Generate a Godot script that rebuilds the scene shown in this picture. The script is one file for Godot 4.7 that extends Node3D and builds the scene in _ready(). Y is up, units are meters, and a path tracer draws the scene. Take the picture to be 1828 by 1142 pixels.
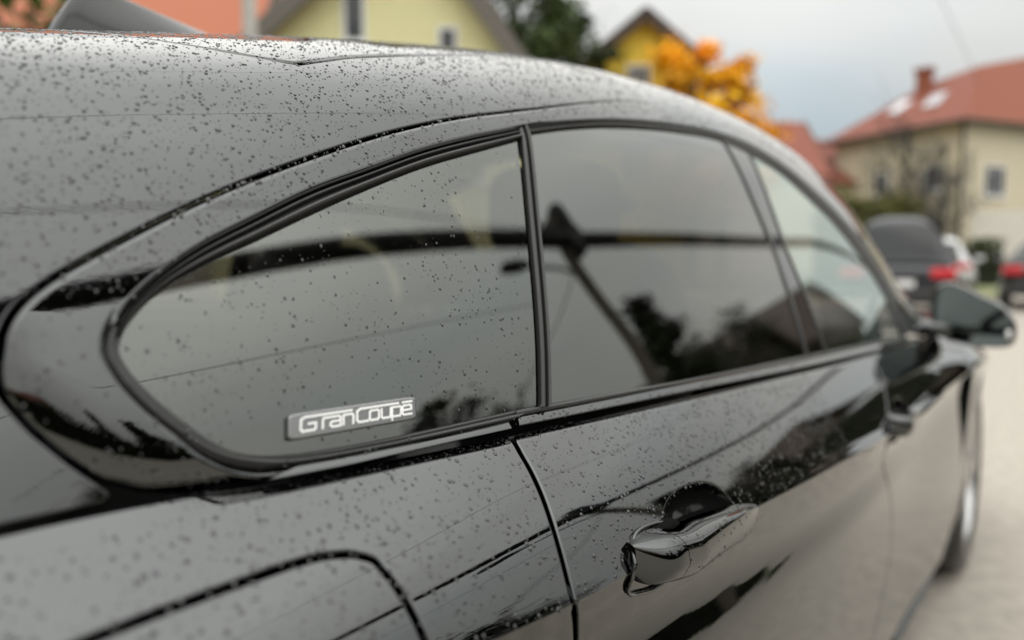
extends Node3D
# A wet black four-door coupe seen close along its side, a village street behind it. x runs forward along the car, y up, z out of its near side.

# ---------------------------------------------------------------- mesh helpers
class MB:
	var v := PackedVector3Array()
	var n := PackedVector3Array()
	var i := PackedInt32Array()
	var c := PackedColorArray()
	func tri(a: int, b: int, d: int) -> void:
		var g := (v[b] - v[a]).cross(v[d] - v[a])
		if g.dot(n[a] + n[b] + n[d]) > 0.0:
			i.append(a); i.append(d); i.append(b)
		else:
			i.append(a); i.append(b); i.append(d)
	func reorient() -> void:                # turn every triangle to suit its normals
		var old := i
		i = PackedInt32Array()
		for k in old.size() / 3: tri(old[3 * k], old[3 * k + 1], old[3 * k + 2])
	func vert(p: Vector3, m: Vector3) -> int:
		v.append(p); n.append(m)
		return v.size() - 1
	func face(pts: Array) -> void:          # flat convex polygon; its normal by the order of its corners (anticlockwise seen from outside)
		var m := Vector3.ZERO
		for k in pts.size():
			m += (pts[k] - pts[0]).cross(pts[(k + 1) % pts.size()] - pts[0])
		m = m.normalized()
		var at := v.size()
		for p in pts:
			vert(p, m)
		for k in range(1, pts.size() - 1):
			tri(at, at + k, at + k + 1)
	func box(lo: Vector3, hi: Vector3, t := Transform3D()) -> void:
		var q := []
		for k in 8:
			q.append(t * Vector3(hi.x if k & 1 else lo.x, hi.y if k & 2 else lo.y, hi.z if k & 4 else lo.z))
		for f in [[0, 4, 6, 2], [1, 3, 7, 5], [0, 1, 5, 4], [2, 6, 7, 3], [0, 2, 3, 1], [4, 5, 7, 6]]:
			face([q[f[0]], q[f[1]], q[f[2]], q[f[3]]])
	func grid(rows: Array, flip := false, close_u := false) -> void:   # rows of points, smooth normals by differences
		var h := rows.size()
		var w: int = rows[0].size()
		var at := v.size()
		for a in h:
			for b in w:
				var p0: Vector3 = rows[maxi(a - 1, 0)][b]
				var p1: Vector3 = rows[mini(a + 1, h - 1)][b]
				var q0: Vector3 = rows[a][(b - 1 + w) % w if close_u else maxi(b - 1, 0)]
				var q1: Vector3 = rows[a][(b + 1) % w if close_u else mini(b + 1, w - 1)]
				var m := (p1 - p0).cross(q1 - q0)
				if m.length_squared() < 1e-18:
					var a2 := clampi(a, 1, h - 2)
					m = (rows[mini(a2 + 1, h - 1)][b] - rows[a2 - 1][b]).cross(rows[a2][(b + 1) % w] - rows[a2][(b - 1 + w) % w])
					if m.length_squared() < 1e-18:
						m = Vector3.UP
				m = m.normalized()
				vert(rows[a][b], -m if flip else m)
		for a in h - 1:
			for b in (w if close_u else w - 1):
				var b2 := (b + 1) % w
				tri(at + a * w + b, at + a * w + b2, at + (a + 1) * w + b2)
				tri(at + a * w + b, at + (a + 1) * w + b2, at + (a + 1) * w + b)
	func blob(o: Vector3, r: Vector3, e1 := 0.4, e2 := 0.4, t := Transform3D(), nu := 20, nv := 12) -> void:   # rounded box (superellipsoid)
		var at := v.size()
		for a in nv + 1:
			var f := -PI / 2 + PI * a / nv
			for b in nu:
				var g := TAU * b / nu
				var cf := cos(f); var sf := sin(f); var cg := cos(g); var sg := sin(g)
				var p := Vector3(signf(cf) * pow(absf(cf), e1) * signf(cg) * pow(absf(cg), e2), signf(sf) * pow(absf(sf), e1), signf(cf) * pow(absf(cf), e1) * signf(sg) * pow(absf(sg), e2))
				var m := Vector3(signf(cf) * pow(absf(cf), 2.0 - e1) * signf(cg) * pow(absf(cg), 2.0 - e2), signf(sf) * pow(absf(sf), 2.0 - e1), signf(cf) * pow(absf(cf), 2.0 - e1) * signf(sg) * pow(absf(sg), 2.0 - e2)) / r
				vert(t * (o + p * r), (t.basis * m).normalized())
		for a in nv:
			for b in nu:
				var b2 := (b + 1) % nu
				tri(at + a * nu + b, at + a * nu + b2, at + (a + 1) * nu + b2)
				tri(at + a * nu + b, at + (a + 1) * nu + b2, at + (a + 1) * nu + b)
	func tube(path: Array, r, sides := 8, caps := true) -> void:
		var rows := []
		for k in path.size():
			var d: Vector3 = (path[mini(k + 1, path.size() - 1)] - path[maxi(k - 1, 0)]).normalized()
			var s := d.cross(Vector3.UP if absf(d.y) < 0.9 else Vector3.RIGHT).normalized()
			var u := s.cross(d)
			var rr: float = r[k] if r is Array else r
			var row := []
			for j in sides:
				var a := TAU * j / sides
				row.append(path[k] + (s * cos(a) + u * sin(a)) * rr)
			rows.append(row)
		var at := v.size()
		for k in rows.size():
			for j in sides:
				vert(rows[k][j], (rows[k][j] - path[k]).normalized())
		for k in rows.size() - 1:
			for j in sides:
				var j2 := (j + 1) % sides
				tri(at + k * sides + j, at + k * sides + j2, at + (k + 1) * sides + j2)
				tri(at + k * sides + j, at + (k + 1) * sides + j2, at + (k + 1) * sides + j)
		if caps:
			var a0: Array = rows[0].duplicate(); a0.reverse()
			face(a0); face(rows[-1])
	func mesh(mat: Material) -> ArrayMesh:
		var m := ArrayMesh.new()
		var a := []
		a.resize(Mesh.ARRAY_MAX)
		a[Mesh.ARRAY_VERTEX] = v; a[Mesh.ARRAY_NORMAL] = n; a[Mesh.ARRAY_INDEX] = i
		if c.size() == v.size() and c.size() > 0:
			a[Mesh.ARRAY_COLOR] = c
		m.add_surface_from_arrays(Mesh.PRIMITIVE_TRIANGLES, a)
		m.surface_set_material(0, mat)
		return m

var used := {}
func numbered(called: String) -> String:
	var k: int = used.get(called, 0)
	used[called] = k + 1
	return called if k == 0 else "%s_%03d" % [called, k]
func tag(o: Node, label: String, category: String, group := "", kind := "") -> void:
	if label: o.set_meta("label", label)
	if category: o.set_meta("category", category)
	if group: o.set_meta("group", group)
	if kind: o.set_meta("kind", kind)
func thing(called: String, label: String, category: String, at := Vector3.ZERO, turn := 0.0, group := "") -> Node3D:
	var o := Node3D.new()
	o.name = numbered(called)
	o.position = at
	o.rotation.y = turn
	tag(o, label, category, group)
	add_child(o, true)
	return o
func obj(called: String, b: MB, mat: Material, parent: Node = null, label := "") -> MeshInstance3D:
	var o := MeshInstance3D.new()
	o.name = called if parent else numbered(called)
	o.mesh = b.mesh(mat)
	if label: o.set_meta("label", label)
	(parent if parent else self).add_child(o, true)
	return o

func lin(r: float, g := -1.0, b := -1.0, a := 1.0) -> Color:
	var q := Color(r, g if g >= 0 else r, b if b >= 0 else r).linear_to_srgb()
	q.a = a
	return q
func mat(col: Color, rough := 0.6, metal := 0.0, spec := 0.5) -> StandardMaterial3D:
	var m := StandardMaterial3D.new()
	m.albedo_color = col
	m.roughness = rough
	m.metallic = metal
	m.metallic_specular = spec
	return m
func noisy(col: Color, rough: float, freq: float, lo: float, hi: float, seed_ := 1, scale := 1.0, bump := 0.0) -> StandardMaterial3D:
	var m := mat(col, rough)
	var f := FastNoiseLite.new()
	f.seed = seed_
	f.frequency = freq
	f.fractal_octaves = 5
	var t := NoiseTexture2D.new()
	t.width = 512; t.height = 512; t.seamless = true
	t.noise = f
	var g := Gradient.new()
	g.set_color(0, lin(lo)); g.set_color(1, lin(hi))
	t.color_ramp = g
	m.albedo_texture = t
	m.uv1_triplanar = true
	m.uv1_world_triplanar = true
	m.uv1_scale = Vector3.ONE * scale
	if bump > 0.0:
		m.heightmap_enabled = true
		m.heightmap_texture = t
		m.heightmap_scale = bump
	return m

# ---------------------------------------------------------------- the car's surfaces: splines along the car, sections across it
func spline(X: Array, Y: Array) -> Array:
	var n := X.size()
	var M := []; M.resize(n); M.fill(0.0)
	var cp := []; cp.resize(n); cp.fill(0.0)
	var dp := []; dp.resize(n); dp.fill(0.0)
	for k in range(1, n - 1):
		var h0: float = X[k] - X[k - 1]
		var h1: float = X[k + 1] - X[k]
		var r: float = 6.0 * ((Y[k + 1] - Y[k]) / h1 - (Y[k] - Y[k - 1]) / h0)
		var den: float = 2.0 * (h0 + h1) - h0 * cp[k - 1]
		cp[k] = h1 / den
		dp[k] = (r - h0 * dp[k - 1]) / den
	for k in range(n - 2, 0, -1):
		M[k] = dp[k] - cp[k] * M[k + 1]
	return [PackedFloat64Array(X), PackedFloat64Array(Y), PackedFloat64Array(M)]
func ev(s: Array, x: float) -> float:
	var X: PackedFloat64Array = s[0]
	var n := X.size()
	var k := clampi(X.bsearch(x) - 1, 0, n - 2)
	var h := X[k + 1] - X[k]
	var a := (X[k + 1] - x) / h
	var b := (x - X[k]) / h
	return a * s[1][k] + b * s[1][k + 1] + ((a * a * a - a) * s[2][k] + (b * b * b - b) * s[2][k + 1]) * h * h / 6.0
func uni(first: float, Y: Array, last: float, after: float) -> Array:
	var X := []
	for k in 12: X.append(k / 10.0)
	return spline(X, [first] + Y + [last, after])

var ZB := spline([-.95, -.6, -.1, .2, .6, 1.2, 2.0, 2.4, 3.0, 3.6], [.57, .665, .735, .775, .803, .82, .828, .815, .77, .66])
var YB := spline([-.95, -.6, -.05, .1, .26, .555, .9, 1.4, 1.9, 2.4, 3.0, 3.6], [.94, .955, .962, .957, .951, .938, .92, .897, .88, .875, .83, .70])
var YR := spline([-.95, -.6, -.2, .1, .35, .65, 1.0, 1.4, 1.7, 2.0, 2.3, 2.5, 2.7, 3.1, 3.6], [.9993, 1.1415, 1.2443, 1.3073, 1.3596, 1.4097, 1.441, 1.4329, 1.3804, 1.2584, 1.0687, .968, .939, .8809, .7381])
var ZC := spline([-.95, -.6, -.1, .1, .3, 1., 1.8, 2.55, 2.9, 3.3, 3.6], [.76, .825, .856, .866, .878, .895, .902, .93, .92, .85, .72])
var YC := spline([-.95, -.6, .125, .21, .288, .54, .901, 1.177, 1.517, 2.1, 2.6, 3.0, 3.6], [.905, .90, .863, .855, .8515, .8345, .805, .784, .769, .765, .752, .71, .62])
var AZ := uni(1, [.9757, .9448, .9124, .8791, .8267, .7181, .5688, .3935, .2026], 0, -.2026)
var AY := uni(0, [.1667, .3314, .4912, .6407, .7679, .862, .929, .9734, .9968], 1, .9968)
var CZ := uni(1, [.9642, .9245, .8845, .8419, .78, .6845, .5533, .392, .2066], 0, -.2066)
var CY := uni(0, [.1721, .3402, .5015, .6505, .7773, .8745, .9405, .9811, 1.0004], 1, 1.0004)
var TH0 := spline([-.3, .3, .9, 2.2], [.48, .60, .82, .90])
var TH1 := spline([-.3, .3, .9, 2.2], [1.1, 1.12, 1.10, 1.14])
var L0 := spline([-.3, .3, .9, 2.2], [.60, .42, .35, .40])
var L1 := spline([-.3, .3, .9, 2.2], [.22, .42, .40, .40])
var FD := spline([-.1, 0, .02, .045, .072, .085, .112, .128, .16, .25, .4, .55, .75], [.03, 0, -.009, -.018, -.0235, -.0205, -.0085, -.006, -.005, -.009, -.022, -.045, -.09])
var FE := spline([-.1, 0, .02, .045, .07, .1, .16, .25, .4, .55, .75], [.03, 0, -.008, -.015, -.019, -.0205, -.019, -.017, -.026, -.047, -.09])

var crown := false    # set while the window surround is built: its outer rim rolls over towards the tail
var rim := PackedVector2Array()
func flare(x: float) -> float:      # the tail swells out below the rear pillar
	return .016 * (1 - smoothstep(-.22, -.03, x))
func rolled(x: float, t: float) -> float:
	if x > .13 or x < -.08 or t > .3: return 0.0
	var best := 1e9
	var q := Vector2(x, t * .55)
	for k in rim.size() - 1: best = minf(best, q.distance_squared_to(Geometry2D.get_closest_point_to_segment(q, rim[k], rim[k + 1])))
	var f := clampf(1 - sqrt(best) / .030, 0, 1)
	return .011 * f * f * (1 - smoothstep(.03, .12, x)) * (1 - smoothstep(.09, .19, t))
const UPPER := 0      # from the waistline to the middle of the roof
const SHOULDER := 1   # from the waistline out to the crease
const LOWER := 2      # from the crease down to the sill; its second coordinate is the height
func surf(p: int, x: float, t: float) -> Vector3:
	if p == UPPER:
		var yb := ev(YB, x)
		var w := clampf((x + .2) / 1.4, 0, 1)
		w = w * w * (3 - 2 * w)
		var z_ := ev(ZB, x) * ((1 - w) * ev(AZ, t) + w * ev(CZ, t))
		var y_ := yb + (ev(YR, x) - yb) * ((1 - w) * ev(AY, t) + w * ev(CY, t))
		if crown: return Vector3(x, y_, z_) - Vector3(-.15, .35, .92) * rolled(x, t)
		if x < -.02 and t < .22: z_ += flare(x) * pow(1 - maxf(t, 0) / .22, 2.0)
		return Vector3(x, y_, z_)
	var y3 := ev(YC, x)
	var z3 := ev(ZC, x)
	if p == LOWER:
		var s := smoothstep(.9, 1.7, x)
		var d := (y3 - t) / lerpf(.96, 1.02, smoothstep(.3, .9, x))
		return Vector3(x, t, z3 + lerpf(ev(FD, d), ev(FE, d), s))
	var y0 := ev(YB, x)
	var z0 := ev(ZB, x) + (flare(x) if x < -.02 else 0.0)
	var D := Vector2(y3 - y0, z3 - z0).length()
	var xx := clampf(x, -.4, 2.4)
	var a0 := ev(TH0, xx); var a1 := ev(TH1, xx)
	var l0 := ev(L0, xx) * D; var l1 := ev(L1, xx) * D
	var r := 1 - t
	var b0 := r * r * r; var b1 := 3 * t * r * r; var b2 := 3 * t * t * r; var b3 := t * t * t
	var y := b0 * y0 + b1 * (y0 - sin(a0) * l0) + b2 * (y3 + sin(a1) * l1) + b3 * y3
	var z := b0 * z0 + b1 * (z0 + cos(a0) * l0) + b2 * (z3 - cos(a1) * l1) + b3 * z3
	if t < .065:
		y -= .0027 * (1 - t / .065) * smoothstep(-.02, .06, x)
	var dd := maxf(r * D, 0.0) / .02
	z -= .004 * smoothstep(.45, 1.1, x) * (1 - smoothstep(2.0, 2.5, x)) * dd * exp(1 - dd)
	return Vector3(x, y, z)
func norm(p: int, x: float, t: float) -> Vector3:
	var h := 2e-4
	var m := (surf(p, x + h, t) - surf(p, x - h, t)).cross(surf(p, x, t + h) - surf(p, x, t - h)).normalized()
	return -m if p == SHOULDER else m

# Dense, evenly spaced points along a curve through the given ones.
func curve(pts: Array, step := 0.0, smooth := true) -> PackedVector2Array:
	var out := PackedVector2Array()
	for k in pts.size() - 1:
		var a: Vector2 = pts[maxi(k - 1, 0)]
		var b: Vector2 = pts[k]
		var c: Vector2 = pts[k + 1]
		var d: Vector2 = pts[mini(k + 2, pts.size() - 1)]
		var st: float = step if step > 0 else (.008 if b.x < .7 else .03)
		var m := maxi(1, int(ceil((c - b).length() / st)))
		for j in m:
			out.append(b.cubic_interpolate_in_time(c, a, d, float(j) / m, (c - b).length(), -(b - a).length(), (c - b).length() + (d - c).length()) if smooth and k > 0 and k < pts.size() - 2 else b.lerp(c, float(j) / m))
	out.append(pts[-1])
	return out
func V(a: Array) -> Array:
	var o := []
	for k in a.size() / 2: o.append(Vector2(a[2 * k], a[2 * k + 1]))
	return o

func bound(p: int, poly: PackedVector2Array) -> Array:
	# For every corner of the outline: place, outward direction in the surface, surface normal, mitre
	var area := 0.0
	for k in poly.size():
		area += poly[k].cross(poly[(k + 1) % poly.size()])
	var out := []
	for k in poly.size():
		var q := poly[k]
		var h := 2e-4
		var P := surf(p, q.x, q.y)
		var Sx := (surf(p, q.x + h, q.y) - surf(p, q.x - h, q.y)) / (2 * h)
		var St := (surf(p, q.x, q.y + h) - surf(p, q.x, q.y - h)) / (2 * h)
		var m := norm(p, q.x, q.y)
		var os := []
		for e in [q - poly[k - 1], poly[(k + 1) % poly.size()] - q]:
			var T: Vector3 = (Sx * e.x + St * e.y).normalized()
			var o2: Vector2 = Vector2(e.y, -e.x) * signf(area)
			var o := T.cross(m)
			if o.dot(Sx * o2.x + St * o2.y) < 0: o = -o
			os.append(o)
		var o: Vector3 = (os[0] + os[1]).normalized()
		var mitre := minf(1.0 / maxf(o.dot(os[0]), .35), 1.8)
		out.append([P, o, m, mitre, Sx, St])
	return out
func inset(p: int, poly: PackedVector2Array, d: float) -> PackedVector2Array:
	var out := PackedVector2Array()
	var b := bound(p, poly)
	for k in poly.size():
		var e: Vector3 = -b[k][1] * d * b[k][3]
		var Sx: Vector3 = b[k][4]
		var St: Vector3 = b[k][5]
		var a11 := Sx.dot(Sx); var a12 := Sx.dot(St); var a22 := St.dot(St)
		var r1 := Sx.dot(e); var r2 := St.dot(e)
		var det := a11 * a22 - a12 * a12
		out.append(poly[k] + Vector2((r1 * a22 - r2 * a12) / det, (a11 * r2 - a12 * r1) / det))
	return out

# A sheet-metal panel: the part of surface p inside the outline, its rim rolled over with radius r and turned in by depth.
func panel(b: MB, p: int, poly: PackedVector2Array, off := 0.0, gap := .0045, r := .0022, depth := .014, side := 1.0, fine := true, joined := false) -> void:
	var inn := inset(p, poly, gap / 2 + r)
	var free := PackedByteArray()   # corners on the crease, where one panel runs from the shoulder into the lower side without a gap
	for k in poly.size():
		var on := joined and absf(poly[k].y - (1.0 if p == SHOULDER else ev(YC, poly[k].x))) < 2e-4
		free.append(1 if on else 0)
		if on:
			inn[k].y = 1.0 if p == SHOULDER else ev(YC, inn[k].x)
	var lo := inn[0]; var hi := inn[0]
	for q in inn:
		lo = lo.min(q); hi = hi.max(q)
	var xs := []
	var x := lo.x - 1e-4
	while x < hi.x:
		xs.append(x)
		x += ((.013 if x < .65 else .028 if x < 1.5 else .06) if fine and x > -.25 else .06)
	xs.append(hi.x + 1e-4)
	var nt := int(ceil((hi.y - lo.y) / ((.022 if p == UPPER else .035 if p == SHOULDER else .012) * (1.0 if fine else 2.5)))) + 1
	var ts := []
	for k in nt + 1: ts.append(lerpf(lo.y - 1e-4, hi.y + 1e-4, float(k) / nt))
	var edge := {}
	for k in inn.size():
		var a := inn[k]
		var c := inn[(k + 1) % inn.size()]
		var m := int(ceil(maxf(absf(c.x - a.x) / .004, absf(c.y - a.y) / ((ts[1] - ts[0]) * .3)))) + 1
		for j in m + 1:
			var q := a.lerp(c, float(j) / m)
			var ci := maxi(xs.bsearch(q.x) - 1, 0)
			var cj := clampi(int((q.y - ts[0]) / (ts[1] - ts[0])), 0, nt - 1)
			for di in [-1, 0, 1]:
				for dj in [-1, 0, 1]:
					edge[Vector2i(ci + di, cj + dj)] = true
	var index := {}
	var put := func(q: Vector2) -> int:
		var key := Vector2i(roundi(q.x * 2e4), roundi(q.y * 2e4))
		if not index.has(key):
			var m := norm(p, q.x, q.y)
			var P := surf(p, q.x, q.y) + m * off
			P.z *= side; m.z *= side
			index[key] = b.vert(P, m)
		return index[key]
	for i in xs.size() - 1:
		for j in nt:
			var cell := PackedVector2Array([Vector2(xs[i], ts[j]), Vector2(xs[i + 1], ts[j]), Vector2(xs[i + 1], ts[j + 1]), Vector2(xs[i], ts[j + 1])])
			if edge.has(Vector2i(i, j)):
				for piece in Geometry2D.intersect_polygons(cell, inn):
					if Geometry2D.is_polygon_clockwise(piece) != Geometry2D.is_polygon_clockwise(cell): continue
					var t := Geometry2D.triangulate_polygon(piece)
					for k in t.size() / 3:
						b.tri(put.call(piece[t[3 * k]]), put.call(piece[t[3 * k + 1]]), put.call(piece[t[3 * k + 2]]))
			elif Geometry2D.is_point_in_polygon((cell[0] + cell[2]) / 2, inn):
				var a: int = put.call(cell[0])
				var c: int = put.call(cell[1])
				var d: int = put.call(cell[2])
				var e: int = put.call(cell[3])
				b.tri(a, c, d)
				b.tri(a, d, e)
	var bd := bound(p, inn)
	var rings := []
	for k in bd.size():
		var P: Vector3 = bd[k][0] + bd[k][2] * off
		var o: Vector3 = bd[k][1]
		var m: Vector3 = bd[k][2]
		var ring := []
		for a in 6:
			var f := PI / 2 * a / 5
			ring.append([P + o * (r * sin(f) * bd[k][3]) - m * (r * (1 - cos(f))), (m * cos(f) + o * sin(f)).normalized()])
		ring.append([ring[-1][0] - m * depth, o])
		var row := []
		for g in ring:
			var pp: Vector3 = g[0]; var nn: Vector3 = g[1]
			pp.z *= side; nn.z *= side
			row.append(b.vert(pp, nn))
		rings.append(row)
	for k in rings.size():
		var k2 := (k + 1) % rings.size()
		if free[k] and free[k2]: continue
		for a in 6:
			b.tri(rings[k][a], rings[k][a + 1], rings[k2][a + 1])
			b.tri(rings[k][a], rings[k2][a + 1], rings[k2][a])

# A moulding between two curves on a surface: rails = [share from the first curve to the second, height above the surface]
func moulding(b: MB, p: int, A: PackedVector2Array, B: PackedVector2Array, rails: Array, count: int, side := 1.0) -> void:
	var rows := []
	var la := lengths(A)
	var lb := lengths(B)
	for k in count + 1:
		var f := float(k) / count
		var qa := along(A, la, f)
		var qb := along(B, lb, f)
		var row := []
		for rl in rails:
			var q := qa.lerp(qb, rl[0])
			var P: Vector3 = surf(p, q.x, q.y) + norm(p, q.x, q.y) * rl[1]
			P.z *= side
			row.append(P)
		rows.append(row)
	var at := b.v.size()
	b.grid(rows)
	var w: int = rails.size()
	var mid := at + (count / 2) * w + w / 2
	var f := along(A, la, .5)
	var want := norm(p, f.x, f.y)
	want.z *= side
	var tot := Vector3.ZERO
	for k in w: tot += b.n[at + (count / 2) * w + k]
	if tot.dot(want) < 0:
		for k in range(at, b.v.size()): b.n[k] = -b.n[k]
		b.reorient()
func lengths(A: PackedVector2Array) -> PackedFloat32Array:
	var o := PackedFloat32Array([0.0])
	for k in range(1, A.size()): o.append(o[-1] + (A[k] - A[k - 1]).length())
	return o
func along(A: PackedVector2Array, l: PackedFloat32Array, f: float) -> Vector2:
	var s := f * l[-1]
	var k := clampi(l.bsearch(s) - 1, 0, A.size() - 2)
	return A[k].lerp(A[k + 1], clampf((s - l[k]) / maxf(l[k + 1] - l[k], 1e-9), 0, 1))
func bead(from: float, to: float, h: float, n := 7, base := 0.0) -> Array:
	var o := []
	for k in n:
		var a := PI * k / (n - 1)
		o.append([lerpf(from, to, (1 - cos(a)) / 2), base + h * sin(a)])
	return o
func flat_bar(from: float, to: float, h: float, r: float, base := 0.0) -> Array:   # a bar with a flat top and rounded edges
	var o := [[from, base]]
	for k in 5:
		var a := PI / 2 * k / 4
		o.append([from + r * (1 - cos(a)), base + h - (h * .7) * (1 - sin(a))])
	for k in range(4, -1, -1):
		var a := PI / 2 * k / 4
		o.append([to - r * (1 - cos(a)), base + h - (h * .7) * (1 - sin(a))])
	o.append([to, base])
	return o

# ---------------------------------------------------------------- outlines on the car, in the coordinates of its surfaces
var SEAL_OUT := V([-.010, .158, -.005, .174, .013, .206, .047, .245, .089, .277, .137, .309, .191, .333, .255, .360, .331, .382, .409, .399, .58, .420, .817, .436, .95, .439, 1.095, .434, 1.239, .406, 1.401, .362, 1.53, .326, 1.70, .27, 1.80, .20, 1.865, .09, 1.885, .022])
var GROOVE := V([1.94, .022, 1.92, .1, 1.86, .22, 1.75, .305, 1.6, .362, 1.45, .41, 1.3, .452, 1.15, .478, 1.0, .486, .82, .482, .662, .470, .565, .454, .448, .431, .387, .420, .326, .409, .273, .396, .218, .378, .171, .358, .134, .340, .097, .320, .067, .301, .035, .278, .007, .255, -.016, .235, -.037, .214, -.049, .197, -.056, .182, -.060, .169])
var TIP := V([-.060, .169, -.0635, .149, -.066, .123, -.061, .099, -.054, .076, -.042, .047, -.027, .022, -.012, .008])
var SURROUND_LOW := V([-.012, .008, .0, .0015, .02, -.002, .06, -.003, .10, -.002, .144, -.001, .195, .001, .256, .002])
var SURROUND_IN := V([.260, .0105, .2, .0085, .104, .0065, .073, .0075, .052, .011, .036, .020, .022, .034, .009, .058, -.006, .091, -.015, .123, -.017, .144, -.0145, .158, -.010, .172])
var QUARTER_GLASS := V([.390, .374, .330, .357, .247, .331, .184, .303, .130, .274, .084, .246, .043, .220, .021, .202, .003, .178, -.007, .158, -.010, .144, -.008, .127, .001, .097, .015, .066, .028, .043, .039, .030, .054, .022, .073, .018, .104, .0165, .147, .017, .198, .019, .245, .021, .300, .023])
var GLASS_TOP := V([.409, .384, .471, .395, .571, .407, .675, .413, .801, .418, .929, .421, 1.061, .405, 1.180, .382, 1.300, .339, 1.443, .290, 1.586, .215, 1.685, .126, 1.711, .036, 1.722, .019])
var DOOR_CUT := V([.262, 0, .2588, .02, .252, .110, .245, .245, .237, .400, .227, .598, .219, .786, .2125, .965, .2115, 1.0])
var DOOR_CUT_LOW := V([.226, .836, .241, .810, .26, .76, .282, .69, .305, .60, .34, .5, .39, .40, .43, .3, .45, .19])
var FRONT_CUT := V([1.38, 0, 1.365, .25, 1.332, .494, 1.297, .709, 1.225, 1.0])
var FRONT_CUT_LOW := V([1.262, .735, 1.29, .68, 1.335, .60, 1.345, .52, 1.31, .45, 1.27, .39, 1.22, .28, 1.2, .19])
var FUEL := V([-.115, 1.0, -.117, .55, -.113, .48, -.098, .435, -.070, .416, -.033, .403, .009, .390, .030, .3845, .045, .387, .061, .409, .073, .456, .0785, .567, .0805, .701, .0815, .824, .082, 1.0])
var FUEL_LOW := V([.081, .845, .077, .805, .065, .775, .045, .762, -.08, .762, -.105, .775, -.115, .80])

var paint: StandardMaterial3D
var gloss: StandardMaterial3D
var tint: StandardMaterial3D
var tint_door: StandardMaterial3D
var clear: StandardMaterial3D
var pane: StandardMaterial3D
var rubber: StandardMaterial3D
var dark: StandardMaterial3D
var chrome: StandardMaterial3D

func rev(a: Array) -> Array:
	var o := a.duplicate()
	o.reverse()
	return o
func crease(a: float, b: float) -> Array:
	var o := []
	var n := int(absf(b - a) / .02) + 2
	for k in n:
		var x := lerpf(a, b, float(k) / (n - 1))
		o.append(Vector2(x, ev(YC, x)))
	return o
func poly(parts: Array) -> PackedVector2Array:
	var o := PackedVector2Array()
	for q in parts:
		for v in q:
			if o.is_empty() or (v - o[-1]).length() > 6e-4: o.append(v)
	if (o[0] - o[-1]).length() < 6e-4: o.remove_at(o.size() - 1)
	return o
func minus(a: PackedVector2Array, b: PackedVector2Array) -> PackedVector2Array:
	var best := PackedVector2Array()
	for q in Geometry2D.clip_polygons(a, b):
		if q.size() > best.size(): best = q
	var o := PackedVector2Array()
	for v in best:
		if o.is_empty() or (v - o[-1]).length() > 4e-4: o.append(v)
	return o
func arch(cx: float, r: float) -> PackedVector2Array:
	var o := PackedVector2Array()
	for k in 40:
		var a := TAU * k / 40
		o.append(Vector2(cx + r * cos(a), .325 + r * sin(a)))
	return o
# the hollow behind a door handle: above and below the crease
func hollow(dx: float) -> PackedVector2Array:
	var o := PackedVector2Array()
	for k in 33:
		var a := PI * k / 32
		o.append(Vector2(dx + .420 + .066 * signf(cos(a)) * pow(absf(cos(a)), .85), 1.0 - .272 * pow(sin(a), .8)))
	o.append(Vector2(dx + .420 - .066, 1.04)); o.append(Vector2(dx + .420 + .066, 1.04))
	return o
func hollow_low(dx: float) -> PackedVector2Array:
	var o := PackedVector2Array()
	for k in 33:
		var a := PI * k / 32
		var x := dx + .420 + .066 * signf(cos(a)) * pow(absf(cos(a)), .85)
		o.append(Vector2(x, ev(YC, x) - .026 * pow(sin(a), .8)))
	o.append(Vector2(dx + .420 - .066, ev(YC, dx + .354) + .02)); o.append(Vector2(dx + .420 + .066, ev(YC, dx + .486) + .02))
	return o

var HANDLE_H := spline([0, .12, .24, .44, .68, .88, 1.0], [.031, .039, .041, .0395, .0365, .030, .016])
var HANDLE_TOP := spline([0, .10, .24, .40, .67, .88, 1.0], [.0185, .0222, .0195, .0178, .0135, .0075, .002])
func handle_point(dx: float, s: float, f: float) -> Vector3:
	var x := dx + lerpf(.292, .540, s)
	var prot := .026 * (1 - pow(1 - clampf(s / .15, 0, 1), 3.4)) * pow(clampf((1.0 - s) / .72, 0, 1), .66)
	var h := ev(HANDLE_H, s) * (1 - pow(1 - clampf(s / .05, 0, 1), 3.0) * .3)
	var yy := signf(sin(f)) * pow(absf(sin(f)), .5)
	var zz := pow(absf(cos(f)), .5)
	return Vector3(x, ev(YC, x) + ev(HANDLE_TOP, s) - h / 2 + yy * h / 2 - zz * .001, ev(ZC, x) - .004 + (prot + .004) * zz * (1.0 - .09 * maxf(yy, 0) - .30 * maxf(-yy, 0)))
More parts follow.
